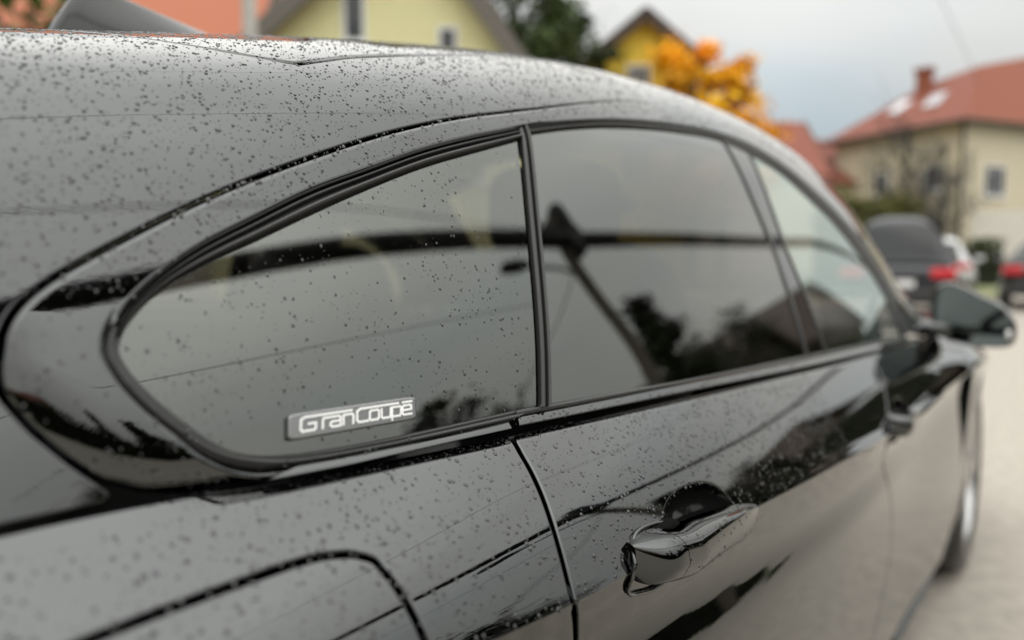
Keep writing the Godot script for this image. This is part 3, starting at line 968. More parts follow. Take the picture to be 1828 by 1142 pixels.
# ---------------------------------------------------------------- rain
func rain() -> void:
	var b := MB.new()
	var rows := []
	for k in 6:
		var f := k / 5.0 * PI / 2
		var row := []
		for j in 10: row.append(Vector3(cos(f) * cos(TAU * j / 10), sin(f) * .62 - .03, cos(f) * sin(TAU * j / 10)))
		rows.append(row)
	b.grid(rows, false, true)
	for k in b.v.size(): b.n[k] = Vector3(b.v[k].x, (b.v[k].y + .03) / .38, b.v[k].z).normalized()
	var water := mat(lin(.008), .02, 0.0, .62)
	var rng := RandomNumberGenerator.new()
	rng.seed = 77
	var clump := FastNoiseLite.new()
	clump.seed = 5
	clump.frequency = 14.0
	var xf := []
	var quarter := PackedVector2Array(QUARTER_GLASS)
	var within := poly([curve(SEAL_OUT), V([1.885, -.05, -.03, -.05])])   # all that lies inside the seal
	var frame := poly([curve(GROOVE), curve(TIP), curve(SURROUND_LOW), V([.9, .002, 1.86, .002]), rev(SEAL_OUT.slice(18))])
	# [surface, x0, x1, t0, t1, how many, share of clumping, smallest, largest radius]
	var fields := [
		[UPPER, -.25, .75, .47, .72, 9000, .08, .0004, .00138],
		[UPPER, -.25, .95, .20, .47, 4300, .1, .0004, .00142],
		[UPPER, -.10, .75, .02, .36, 1500, .6, .00035, .0012],
		[SHOULDER, -.25, .95, .07, 1.0, 5600, .1, .00042, .0016],
		[SHOULDER, .0, .95, .0, .065, 900, .1, .00025, .0006],
		[UPPER, .0, 1.0, .004, .014, 260, .2, .0004, .0011],
		[UPPER, .75, 1.7, .42, .75, 2600, .2, .0005, .0014],
	]
	for f in fields:
		var put := 0
		for k in int(f[5]) * 4:
			if put >= f[5]: break
			var x := rng.randf_range(f[1], f[2])
			var t := rng.randf_range(f[3], f[4])
			var grow := pow(rng.randf(), 3.2)
			var q := Vector2(x, t)
			var P := surf(f[0], x, t)
			if clump.get_noise_3dv(P) < f[6] * .35 - .22 + rng.randf() * .25 and rng.randf() < f[6] + .1: continue
			var off := 0.0
			if f[0] == UPPER:
				if f[3] < .1 and f[4] > .1:
					if Geometry2D.is_point_in_polygon(q, quarter):
						if x > .3 and rng.randf() < .75: continue
						off = -.0015
					elif x > .3 or not Geometry2D.is_point_in_polygon(q, frame) or t > .15 and Geometry2D.is_point_in_polygon(q, within): continue
					else: off = .0035
				elif f[4] < .02: off = .0033
				elif Geometry2D.is_point_in_polygon(q, within): continue
				elif Geometry2D.is_point_in_polygon(q, frame): off = .0035
				elif x < .06 and t > .725: continue
				elif f[3] < .3 and t < .40 and x > .2: continue
			else:
				if Geometry2D.is_point_in_polygon(q, hollow(0)) : continue
				var dc := .2115
				for j in DOOR_CUT.size() - 1:
					if t >= DOOR_CUT[j].y: dc = lerpf(DOOR_CUT[j].x, DOOR_CUT[j + 1].x, (t - DOOR_CUT[j].y) / (DOOR_CUT[j + 1].y - DOOR_CUT[j].y))
				if absf(x - dc) < .0065: continue
			var m := norm(f[0], x, t)
			var r := lerpf(f[7], f[8], grow)
			var down := (Vector3.DOWN - m * Vector3.DOWN.dot(m))
			var steep := down.length()
			down = down.normalized() if steep > .05 else m.cross(Vector3.RIGHT).normalized()
			var sx := rng.randf_range(.85, 1.1)
			var sy := rng.randf_range(.9, 1.15) + .3 * steep * grow
			xf.append(Transform3D(Basis(down.cross(m).normalized() * r * sx, m * r, down * r * sy).orthonormalized() * Basis.from_scale(Vector3(r * sx, r * rng.randf_range(.8, 1.1), r * sy)), P + m * off))
			put += 1
	for k in 170:   # on the door handle
		var s := rng.randf_range(.05, .95)
		var f := rng.randf_range(-.5, 1.35)
		var P := handle_point(0, s, f)
		var m := (handle_point(0, s + .002, f) - P).cross(handle_point(0, s, f + .01) - P).normalized()
		if m.z < 0 and m.y < 0: m = -m
		if m.dot(P - Vector3(P.x, ev(YC, P.x), ev(ZC, P.x))) < 0: m = -m
		var r := lerpf(.0003, .0012, pow(rng.randf(), 2.5))
		var sd := m.cross(Vector3.RIGHT).normalized()
		xf.append(Transform3D(Basis(m.cross(sd) * r, m * r, sd * r * 1.2), P))
	var mm := MultiMesh.new()
	mm.transform_format = MultiMesh.TRANSFORM_3D
	mm.mesh = b.mesh(water)
	mm.instance_count = xf.size()
	for k in xf.size(): mm.set_instance_transform(k, xf[k])
	var o := MultiMeshInstance3D.new()
	o.name = "raindrops"
	o.multimesh = mm
	tag(o, "raindrops beading all over the black bodywork and glass of the near car", "raindrops", "", "stuff")
	add_child(o, true)

# ---------------------------------------------------------------- the street
var leaf_meshes := {}
func tree(called: String, label: String, at: Vector3, h: float, w: float, kind: String, seed_: int, group: String, col: Color) -> Node3D:
	var o := thing(called, label, "tree", at, 0.0, group)
	var rng := RandomNumberGenerator.new()
	rng.seed = seed_
	var b := MB.new()
	b.tube([Vector3.ZERO, Vector3(.05, h * .3, 0), Vector3(-.04, h * .6, .05), Vector3(0, h * .93, 0)], [h * .03, h * .024, h * .014, h * .004], 8)
	var limbs := []
	for k in 14:
		var y := h * lerpf(.22, .85, k / 13.0)
		var a := k * 2.4
		var reach := w * (.45 * (1.0 - y / h) + .05 if kind == "conifer" else .42 * sin(PI * clampf((y / h - .1) / .95, .05, .95)))
		var tip := Vector3(cos(a) * reach, y + (h * .08 if kind != "conifer" else -h * .02), sin(a) * reach)
		b.tube([Vector3(0, y - h * .06, 0), tip * Vector3(.5, 1, .5), tip], [h * .009, h * .006, h * .003], 5)
		limbs.append(tip)
	obj("trunk", b, bark, o)
	b = MB.new()
	if kind != "bare":
		var clumps := 46 if kind == "conifer" else 34
		for k in clumps:
			var y := rng.randf_range(.12 if kind == "conifer" else .28, 1.0) * h
			var f := y / h
			var rad := w * .5 * ((1.02 - f) if kind == "conifer" else sqrt(clampf(1 - pow((f - .62) / .42, 2.0), .02, 1)))
			var a := rng.randf() * TAU
			var rr := rad * sqrt(rng.randf_range(.15, 1.0))
			var c := Vector3(cos(a) * rr, y, sin(a) * rr)
			var size := w * (.16 if kind == "conifer" else .2) * rng.randf_range(.7, 1.2) * (1.2 - f * .5)
			var shade := rng.randf_range(.55, 1.45)
			for j in 95:
				var d := Vector3(rng.randfn(), rng.randfn() * .7, rng.randfn()) * size * .55
				var nn := (d.normalized() + Vector3(rng.randfn(), rng.randfn() + .6, rng.randfn()) * .5).normalized()
				var s := nn.cross(Vector3(rng.randfn(), rng.randfn(), rng.randfn())).normalized() * h * rng.randf_range(.008, .016)
				var u := nn.cross(s).normalized() * s.length() * rng.randf_range(1.2, 2.2)
				var q := c + d
				var at_ := b.v.size()
				for e in [q - s, q - u * .8, q + s, q + u]:
					b.vert(e, nn)
					b.c.append(Color(col.r * shade, col.g * shade, col.b * shade))
				b.tri(at_, at_ + 1, at_ + 2)
				b.tri(at_, at_ + 2, at_ + 3)
		obj("crown", b, foliage, o)
	else:
		for k in 260:
			var l: Vector3 = limbs[k % limbs.size()]
			var p := l * rng.randf_range(.4, 1.0)
			p.y = l.y + rng.randf_range(-.1, .1) * h
			b.tube([p, p + Vector3(rng.randfn(), absf(rng.randfn()) + .3, rng.randfn()) * h * .05, p + Vector3(rng.randfn(), absf(rng.randfn()) + .8, rng.randfn()) * h * .09], [.016, .011, .004], 4, false)
		obj("twigs", b, bark, o)
	return o

func hedge(called: String, label: String, a: Vector3, c: Vector3, h: float, w: float, seed_: int, col: Color, cat := "hedge") -> Node3D:
	var o := thing(called, label, cat, a)
	var rng := RandomNumberGenerator.new()
	rng.seed = seed_
	var b := MB.new()
	var d := c - a
	var n := int(d.length() * h * 420)
	n = mini(n, 9000)
	var s0 := d.normalized()
	var out := s0.cross(Vector3.UP)
	var lump := FastNoiseLite.new()
	lump.seed = seed_
	lump.frequency = .7
	for k in n:
		var f := rng.randf()
		var side := rng.randf_range(-1, 1)
		var y := sqrt(rng.randf()) * h * (1 + .22 * lump.get_noise_2d(f * d.length(), 3.0))
		var q := d * f + out * side * w * .5 * (1 + .4 * lump.get_noise_2d(f * d.length(), y * 2)) + Vector3(0, y, 0)
		var nn := Vector3(rng.randfn(), rng.randfn() + .5, rng.randfn()).normalized()
		var s := nn.cross(Vector3(rng.randfn(), rng.randfn(), rng.randfn())).normalized() * rng.randf_range(.03, .07)
		var u := nn.cross(s).normalized() * s.length() * 1.7
		var sh := rng.randf_range(.6, 1.4)
		var at_ := b.v.size()
		for e in [q - s, q - u, q + s, q + u]:
			b.vert(e, nn)
			b.c.append(Color(col.r * sh, col.g * sh, col.b * sh))
		b.tri(at_, at_ + 1, at_ + 2)
		b.tri(at_, at_ + 2, at_ + 3)
	obj("foliage", b, foliage, o)
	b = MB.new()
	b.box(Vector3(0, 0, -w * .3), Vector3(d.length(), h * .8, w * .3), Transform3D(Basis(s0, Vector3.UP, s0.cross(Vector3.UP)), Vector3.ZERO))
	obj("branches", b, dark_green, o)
	return o

func window(parent: Node3D, t: Transform3D, w: float, h: float, frame: Material, glass: Material, sill := true) -> void:
	var b := MB.new()
	var e := .08
	for q in [[-w / 2 - e, -h / 2 - e, w / 2 + e, -h / 2], [-w / 2 - e, h / 2, w / 2 + e, h / 2 + e], [-w / 2 - e, -h / 2, -w / 2, h / 2], [w / 2, -h / 2, w / 2 + e, h / 2]]:
		b.box(Vector3(q[0], q[1], .0), Vector3(q[2], q[3], .07), t)
	if w > .7: b.box(Vector3(-.03, -h / 2, .0), Vector3(.03, h / 2, .055), t)
	if sill: b.box(Vector3(-w / 2 - .15, -h / 2 - .14, .0), Vector3(w / 2 + .15, -h / 2 - e - .003, .14), t)
	var f := obj("window", b, frame, parent)
	b = MB.new()
	b.box(Vector3(-w / 2, -h / 2, .004), Vector3(w / 2, h / 2, .03), t)
	obj("pane", b, glass, f)

# A house with its gable towards +z of its own axes. slopes: how far the eaves lie left and right of the ridge, and at which heights.
func gable_house(called: String, label: String, at: Vector3, turn: float, left: Vector2, right: Vector2, ridge: float, length: float, wall: Material, tiles: Material, barge: Material, group := "", courses := 0) -> Node3D:
	var o := thing(called, label, "house", at, turn, group)
	var b := MB.new()
	var pr := [Vector3(-left.x, 0, 0), Vector3(right.x, 0, 0), Vector3(right.x, right.y, 0), Vector3(0, ridge, 0), Vector3(-left.x, left.y, 0)]
	var back := []
	for q in pr: back.append(q - Vector3(0, 0, length))
	b.face(pr)
	var r := back.duplicate(); r.reverse()
	b.face(r)
	for k in [0, 1, 4]:
		b.face([back[k], back[(k + 1) % 5], pr[(k + 1) % 5], pr[k]])
	obj("wall", b, wall, o)
	for s in [[-1.0, left], [1.0, right]]:
		var sg: float = s[0]
		var ev_: Vector2 = s[1]
		var top := Vector3(0, ridge + .12, 0)
		var low := Vector3(sg * ev_.x, ev_.y + .12, 0)
		var d := (low - top)
		low = top + d * (1 + .5 / d.length())
		d = low - top
		var up := Vector3(-d.y * sg, d.x * sg, 0).normalized()
		b = MB.new()
		var nrm_ := up if up.y > 0 else -up
		var q := [top + Vector3(0, 0, .5), low + Vector3(0, 0, .5), low - Vector3(0, 0, length + .5), top - Vector3(0, 0, length + .5)]
		var basis := Transform3D(Basis(d.normalized(), nrm_, d.normalized().cross(nrm_)), top)
		var L := d.length()
		var zz := basis.basis.z.z
		var lo_z := -(length + .5) if zz > 0 else -.5
		var hi_z := .5 if zz > 0 else length + .5
		b.box(Vector3(0, 0, lo_z), Vector3(L, .1, hi_z), basis)
		var rf := obj("roof", b, tiles, o)
		if courses > 0:
			var course := L / courses
			for k in courses:
				b = MB.new()
				var tt := basis * Transform3D(Basis(Vector3.BACK, -.07), Vector3(k * course, .115, 0))
				b.box(Vector3(-.02, 0, lo_z), Vector3(course, .035, hi_z), tt)
				obj("tile_course", b, tiles, rf)
		b = MB.new()
		var bz := [.5, .56] if zz > 0 else [-.56, -.5]
		b.box(Vector3(-.05, -.28, bz[0]), Vector3(L, .16, bz[1]), basis)
		obj("barge_board", b, barge, o)
	return o

func vehicle(called: String, label: String, at: Vector3, turn: float, paint_: Material, tall: float, group := "") -> Node3D:
	# a parked car seen from behind: its tail at the origin, its nose towards +x
	var o := thing(called, label, "car", at, turn, group)
	var b := MB.new()
	var rows := []
	var body := [[0.0, .45, .82, .70], [.04, .34, .92, .80], [.2, .28, .98, .86], [.9, .26, 1.0, .90], [2.2, .24, .98, .91], [3.2, .26, .95, .90], [3.9, .28, .86, .84], [4.25, .36, .70, .70], [4.32, .45, .60, .55]]
	for q in body:
		var row := []
		for k in 28:
			var a := TAU * k / 28
			row.append(Vector3(q[0], lerpf(q[1], q[2], .5 + .5 * signf(sin(a)) * pow(absf(sin(a)), .4)), q[3] * signf(cos(a)) * pow(absf(cos(a)), .35)))
		rows.append(row)
	b.grid(rows, true, true)
	var a0: Array = rows[0].duplicate(); a0.reverse()
	b.face(a0); b.face(rows[-1])
	for k in b.v.size():
		if b.n[k].dot(b.v[k] - Vector3(clampf(b.v[k].x, .6, 3.6), .6, 0)) < 0: b.n[k] = -b.n[k]
	b.reorient()
	obj("body", b, paint_, o)
	b = MB.new()
	rows = []
	for q in [[.06, .93, .98, .62], [.10, .93, 1.08, .68], [.24, .93, tall - .14, .62], [.45, .93, tall - .03, .56], [1.3, .93, tall, .58], [2.1, .93, tall - .06, .58], [2.6, .93, tall - .25, .62], [3.1, .92, .99, .68]]:
		var row := []
		for k in 20:
			var a := PI * k / 19
			var f := pow(sin(a), .5)
			row.append(Vector3(q[0], lerpf(q[1], q[2], f), signf(cos(a)) * pow(absf(cos(a)), .6) * lerpf(q[3] + .14, q[3], f)))
		rows.append(row)
	b.grid(rows)
	for k in b.v.size():
		if b.n[k].dot(b.v[k] - Vector3(clampf(b.v[k].x, .8, 2.4), .95, 0)) < 0: b.n[k] = -b.n[k]
	b.reorient()
	obj("cabin", b, paint_, o)
	b = MB.new()
	b.face([Vector3(.115, 1.02, -.60), Vector3(.115, 1.02, .60), Vector3(.215, tall - .20, .50), Vector3(.215, tall - .20, -.50)])
	for k in b.v.size(): b.v[k] += Vector3(-.03, .02, 0)
	obj("rear_window", b, car_glass, o)
	for s in [-1.0, 1.0]:
		b = MB.new()
		b.face([Vector3(.55, 1.0, s * .765), Vector3(2.7, 1.0, s * .765), Vector3(2.2, tall - .16, s * .66), Vector3(.75, tall - .12, s * .66)])
		obj("side_window", b, car_glass, o)
		b = MB.new()
		b.blob(Vector3(.07, .80, s * .66), Vector3(.09, .085, .19), .4, .4)
		obj("tail_light", b, red, o)
		for x in [.8, 3.45]:
			b = MB.new()
			b.tube([Vector3(x, .31, s * .70), Vector3(x, .31, s * .905)], .31, 20)
			var w := obj("wheel", b, rubber, o)
			b = MB.new()
			b.tube([Vector3(x, .31, s * .88), Vector3(x, .31, s * .915)], .21, 16)
			obj("rim", b, steel, w)
		b = MB.new()
		b.blob(Vector3(2.55, 1.0, s * 1.0), Vector3(.08, .07, .11), .6, .6)
		obj("wing_mirror", b, paint_, o)
	b = MB.new()
	b.box(Vector3(-.015, .58, -.26), Vector3(.03, .69, .26))
	obj("number_plate", b, white, o)
	b = MB.new()
	b.blob(Vector3(.05, .42, 0), Vector3(.11, .12, .80), .4, .3)
	obj("bumper", b, rubber, o)
	return o

var bark: Material; var foliage: StandardMaterial3D; var dark_green: Material; var car_glass: Material; var red: Material; var steel: Material; var white: Material

func sky_image() -> ImageTexture:
	var w := 768; var h := 384
	var data := PackedFloat32Array()
	data.resize(w * h * 3)
	var f := FastNoiseLite.new()
	f.seed = 21; f.frequency = 1.1; f.fractal_octaves = 5; f.fractal_gain = .52
	var g := FastNoiseLite.new()
	g.seed = 4; g.frequency = .8; g.fractal_octaves = 4
	for y in h:
		var el := PI * (.5 - (y + .5) / h)
		for x in w:
			var az := TAU * (x + .5) / w
			var d := Vector3(cos(el) * cos(az), sin(el), cos(el) * sin(az))
			var k := Vector3(d.x, d.y * 2.6, d.z)
			var n := f.get_noise_3dv(k * 1.3)
			var m := g.get_noise_3dv(k)
			var s := maxf(d.y, 0.0)
			var lum := SKY_LOW + SKY_RISE * pow(s, 1.7)
			lum *= 1.0 + .17 * n
			var blue := clampf(.5 + 1.9 * m - 1.1 * absf(s - .18), 0, 1) * (1 - smoothstep(.25, .6, s))
			var c := Vector3(.985, 1.0, .985).lerp(Vector3(.72, .85, .92), blue) * lum
			if el < 0: c = Vector3(.45, .44, .41)
			var at := (y * w + x) * 3
			data[at] = c.x; data[at + 1] = c.y; data[at + 2] = c.z
	return ImageTexture.create_from_image(Image.create_from_data(w, h, false, Image.FORMAT_RGBF, data.to_byte_array()))

const SKY_LOW := .53
const SKY_RISE := 2.5

func _ready() -> void:
	# -- camera
	var cam := Camera3D.new()
	cam.name = "camera"
	cam.position = Vector3(-.2, 1.09, 1.13)
	cam.rotation = Vector3(deg_to_rad(-5.0), deg_to_rad(-90.0 + 37.0), 0)
	cam.fov = 46.8
	cam.near = .02
	cam.far = 900
	var lens := CameraAttributesPhysical.new()
	lens.frustum_focal_length = 27.74
	lens.frustum_near = .02
	lens.frustum_far = 900
	lens.frustum_focus_distance = .585
	lens.exposure_aperture = 2.55
	cam.attributes = lens
	add_child(cam)
	cam.make_current()
	# -- sky, sun, exposure
	var we := WorldEnvironment.new()
	we.name = "world"
	var e := Environment.new()
	e.background_mode = Environment.BG_SKY
	e.sky = Sky.new()
	var pano := PanoramaSkyMaterial.new()
	pano.panorama = sky_image()
	e.sky.sky_material = pano
	e.tonemap_mode = Environment.TONE_MAPPER_LINEAR
	e.tonemap_exposure = 1.0
	e.sdfgi_enabled = true
	e.ssao_enabled = true
	e.ssil_enabled = true
	we.environment = e
	add_child(we)
	var sun := DirectionalLight3D.new()
	sun.name = "sun"
	sun.light_energy = .45
	sun.light_color = Color(1, .97, .92)
	sun.light_angular_distance = 160
	sun.shadow_enabled = true
	sun.rotation = Vector3(deg_to_rad(-62), deg_to_rad(35), 0)
	add_child(sun)
	# -- materials
	paint = mat(lin(.092, .095, .095), .02, 1.0)
	var peel := FastNoiseLite.new()      # the faint ripple of lacquer and of the water film on it
	peel.seed = 8
	peel.frequency = .035
	peel.fractal_octaves = 3
	var ripple := NoiseTexture2D.new()
	ripple.width = 512; ripple.height = 512
	ripple.seamless = true
	ripple.as_normal_map = true
	ripple.bump_strength = 2.0
	ripple.noise = peel
	paint.normal_enabled = true
	paint.normal_texture = ripple
	paint.normal_scale = .012
	paint.uv1_triplanar = true
	paint.uv1_scale = Vector3.ONE * 6
	gloss = mat(lin(.085, .088, .088), .02, 1.0)
	rubber = mat(lin(.04), .3, .45, .5)
	dark = mat(lin(.006), .9, 0, .1)
	chrome = mat(lin(.84, .84, .83), .3, .15)
	var one := Image.create(2, 2, false, Image.FORMAT_RGB8)
	one.fill(Color.WHITE)
	tint = mat(lin(.142, .147, .140, .86), .0, 1.0)
	tint_door = mat(lin(.140, .145, .139, .93), .0, 1.0)
	pane = mat(lin(.2, .26, .24, .25), .0, 1.0)
	clear = mat(lin(.50, .61, .565, .60), .0, 1.0)
	for m in [tint, tint_door, clear, pane]:
		m.transparency = BaseMaterial3D.TRANSPARENCY_ALPHA
		m.albedo_texture = ImageTexture.create_from_image(one)
	bark = noisy(lin(.75), .95, .05, .03, .13, 3, 1.5)
	foliage = mat(Color.WHITE, .6, 0, .3)
	foliage.vertex_color_use_as_albedo = true
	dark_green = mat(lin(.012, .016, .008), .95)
	car_glass = mat(lin(.02), .03, 0, .7)
	red = mat(lin(.55, .02, .03), .12)
	steel = mat(lin(.5), .3, .9)
	white = mat(lin(.78), .4)
	var stucco := func(r: float, g: float, b: float, s: int) -> Material: return noisy(lin(r, g, b), .92, .02, .86, 1.0, s, .4)
	var concrete := noisy(lin(.52, .50, .46), .9, .03, .70, 1.0, 9, .35)
	var tiles := noisy(lin(.50, .165, .085), .8, .04, .62, 1.0, 12, .8)
	var old_tiles := noisy(lin(.27, .085, .055), .85, .04, .6, 1.0, 13, .8)
	var brown := noisy(lin(.085, .06, .045), .8, .06, .6, 1.0, 14, 1.0)
	var grey_wood := noisy(lin(.17, .15, .13), .85, .06, .7, 1.0, 15, 1.0)
	var glass := mat(lin(.02, .022, .025), .04, 0, .6)
	# -- ground
	var b := MB.new()
	b.face([Vector3(-300, 0, 300), Vector3(300, 0, 300), Vector3(300, 0, -300), Vector3(-300, 0, -300)])
	tag(obj("ground", b, noisy(lin(.10, .13, .05), .95, .05, .5, 1.0, 31, .3)), "", "", "", "structure")
	b = MB.new()
	b.face([Vector3(-40, .004, 7.2), Vector3(60, .004, 7.2), Vector3(60, .004, -3.6), Vector3(24, .004, -3.6), Vector3(16, .004, -7.5), Vector3(-40, .004, -7.5)])
	tag(obj("road", b, noisy(lin(.40, .362, .312), .9, .05, .72, 1.0, 32, .45)), "", "", "", "structure")
	b = MB.new()
	b.box(Vector3(19.5, -.02, -2.6), Vector3(28, .10, -.35))
	tag(obj("grass_verge", b, noisy(lin(.23, .25, .11), .95, .1, .6, 1.0, 33, 1.0)), "", "", "", "structure")
	# -- the car in the foreground
	build_car()
	rain()
	# -- houses behind it
	var turn := atan2(-.8, .6)      # their gables face the camera
	var h := gable_house("house", "pale yellow gabled house with a small dark attic window above the car roof", Vector3(13.36, 0, -12.13), turn, Vector2(5.2, 5.1), Vector2(2.75, 5.55), 9.5, 9.0, stucco.call(.80, .74, .42, 41), tiles, grey_wood, "", 22)
	window(h, Transform3D(Basis(), Vector3(-1.46, 6.95, .0)), .42, 1.1, white, glass)
	window(h, Transform3D(Basis(), Vector3(.84, 6.32, .0)), .36, .62, white, glass)
	window(h, Transform3D(Basis(), Vector3(-1.2, 3.6, .0)), 1.0, 1.3, white, glass)
	window(h, Transform3D(Basis(), Vector3(1.2, 3.6, .0)), 1.0, 1.3, white, glass)
	h = gable_house("house", "house with a wide orange tiled roof behind the roof aerial", Vector3(15.1, 0, -19.2), turn + PI / 2, Vector2(5.0, 6.2), Vector2(5.0, 6.2), 12.4, 17.0, stucco.call(.62, .56, .45, 42), tiles, grey_wood, "", 22)
	b = MB.new()
	b.tube([Vector3(0, 0, 0), Vector3(0, 7.2, 0)], [.14, .10], 12)
	b.box(Vector3(-.4, 6.6, -.05), Vector3(.4, 6.7, .05))
	var post := obj("concrete_post", b, concrete)
	post.position = Vector3(7.12, 0, -9.73)
	tag(post, "pale concrete post standing in front of the orange tiled roof", "post")
	tree("broadleaf_tree", "dark green tree left of the roof aerial, under the orange roof", Vector3(3.9, 0, -9.6), 4.6, 2.6, "leafy", 5, "", lin(.05, .085, .014).srgb_to_linear())
	tree("broadleaf_tree", "tall dark green tree between the two yellow houses", Vector3(24.3, 0, -18.6), 13.5, 8.0, "leafy", 6, "", lin(.045, .065, .025).srgb_to_linear())
	tree("broadleaf_tree", "lower dark green tree beside the brighter yellow house", Vector3(25.6, 0, -16.4), 11.0, 5.5, "leafy", 7, "", lin(.05, .075, .025).srgb_to_linear())
	h = gable_house("house", "bright yellow gabled house with dark brown verge boards", Vector3(27.76, 0, -13.22), turn, Vector2(3.3, 8.0), Vector2(2.2, 8.9), 10.7, 8.0, stucco.call(.86, .62, .085, 43), old_tiles, brown)
	window(h, Transform3D(Basis(), Vector3(-.2, 8.3, 0)), .8, .9, white, glass)
	window(h, Transform3D(Basis(), Vector3(-.2, 4.9, 0)), 1.2, 1.3, white, glass)
	for q in [[28.3, -11.2, 9.3, 4.2, 81], [29.2, -10.3, 8.6, 3.6, 82]]:
		tree("autumn_tree", "taller bright orange autumn tree against the yellow house" if q[4] == 81 else "lower bright orange autumn tree at the right edge of the orange foliage", Vector3(q[0], 0, q[1]), q[2], q[3], "leafy", q[4], "orange autumn trees beside the yellow house", lin(.95, .44, .012).srgb_to_linear())
	h = gable_house("house", "distant house with a red roof and chimney beyond the windscreen pillar", Vector3(46.6, 0, -12.6), turn + PI / 2, Vector2(4, 5.6), Vector2(4, 5.6), 8.9, 10.0, stucco.call(.6, .52, .42, 46), old_tiles, brown, "", 0)
	b = MB.new(); b.box(Vector3(-.4, 8.5, -4.2), Vector3(.4, 11.3, -3.4)); obj("chimney", b, old_tiles, h)
	h = gable_house("house", "distant house with the lowest red roof next to the hipped house", Vector3(52, 0, -11.2), turn + PI / 2, Vector2(4, 5.5), Vector2(4, 5.5), 8.4, 6.0, stucco.call(.66, .58, .38, 47), old_tiles, brown)
	hipped_house(stucco.call(.66, .59, .44, 48), old_tiles, noisy(lin(.33, .098, .052), .8, .04, .6, 1.0, 50, .8), brown, white, glass)
	b = MB.new()
	b.box(Vector3(0, 0, 0), Vector3(.3, 2.7, 6))
	var wall := obj("garage_wall", b, stucco.call(.75, .72, .65, 49))
	wall.position = Vector3(32.5, 0, -1.9)
	tag(wall, "low white garage wall in front of the beige hipped house", "wall")
	hedge("hedge", "olive green hedge beyond the parked dark car, below the hipped house", Vector3(23.6, 0, -4.9), Vector3(27.5, 0, -3.2), 3.0, 1.2, 51, lin(.10, .10, .03).srgb_to_linear())
	hedge("hedge", "small dark green shrub by the white garage wall", Vector3(29.2, 0, -1.6), Vector3(29.8, 0, -.9), 1.6, 1.2, 52, lin(.05, .07, .02).srgb_to_linear(), "shrub")
	tree("bare_shrub", "bare twiggy shrub in front of the beige house wall", Vector3(27.5, 0, -3.4), 5.2, 3.4, "bare", 8, "", Color.WHITE)
	tree("bare_shrub", "smaller bare shrub behind the white parked car", Vector3(28.6, 0, -2.4), 4.4, 2.6, "bare", 9, "", Color.WHITE)
	# -- parked cars down the street
	var dusk := mat(lin(.016, .017, .022), .18, .2, .6)
	vehicle("car", "dark parked hatchback with red tail lights beyond the door mirror", Vector3(13.2, 0, -1.12), deg_to_rad(11), dusk, 1.76, "cars parked down the street")
	vehicle("car", "white parked car half hidden behind the dark hatchback", Vector3(22.0, 0, -1.75), deg_to_rad(4), mat(lin(.72), .2, 0, .6), 1.6, "cars parked down the street")
	vehicle("car", "black parked car with a red tail light at the edge of the road", Vector3(17.2, 0, .92), deg_to_rad(2), mat(lin(.01), .12, 0, .7), 1.48, "cars parked down the street")
	# -- the other side of the street, seen in the paint and the glass
	other_side(concrete, brown, tiles, old_tiles, stucco, glass)

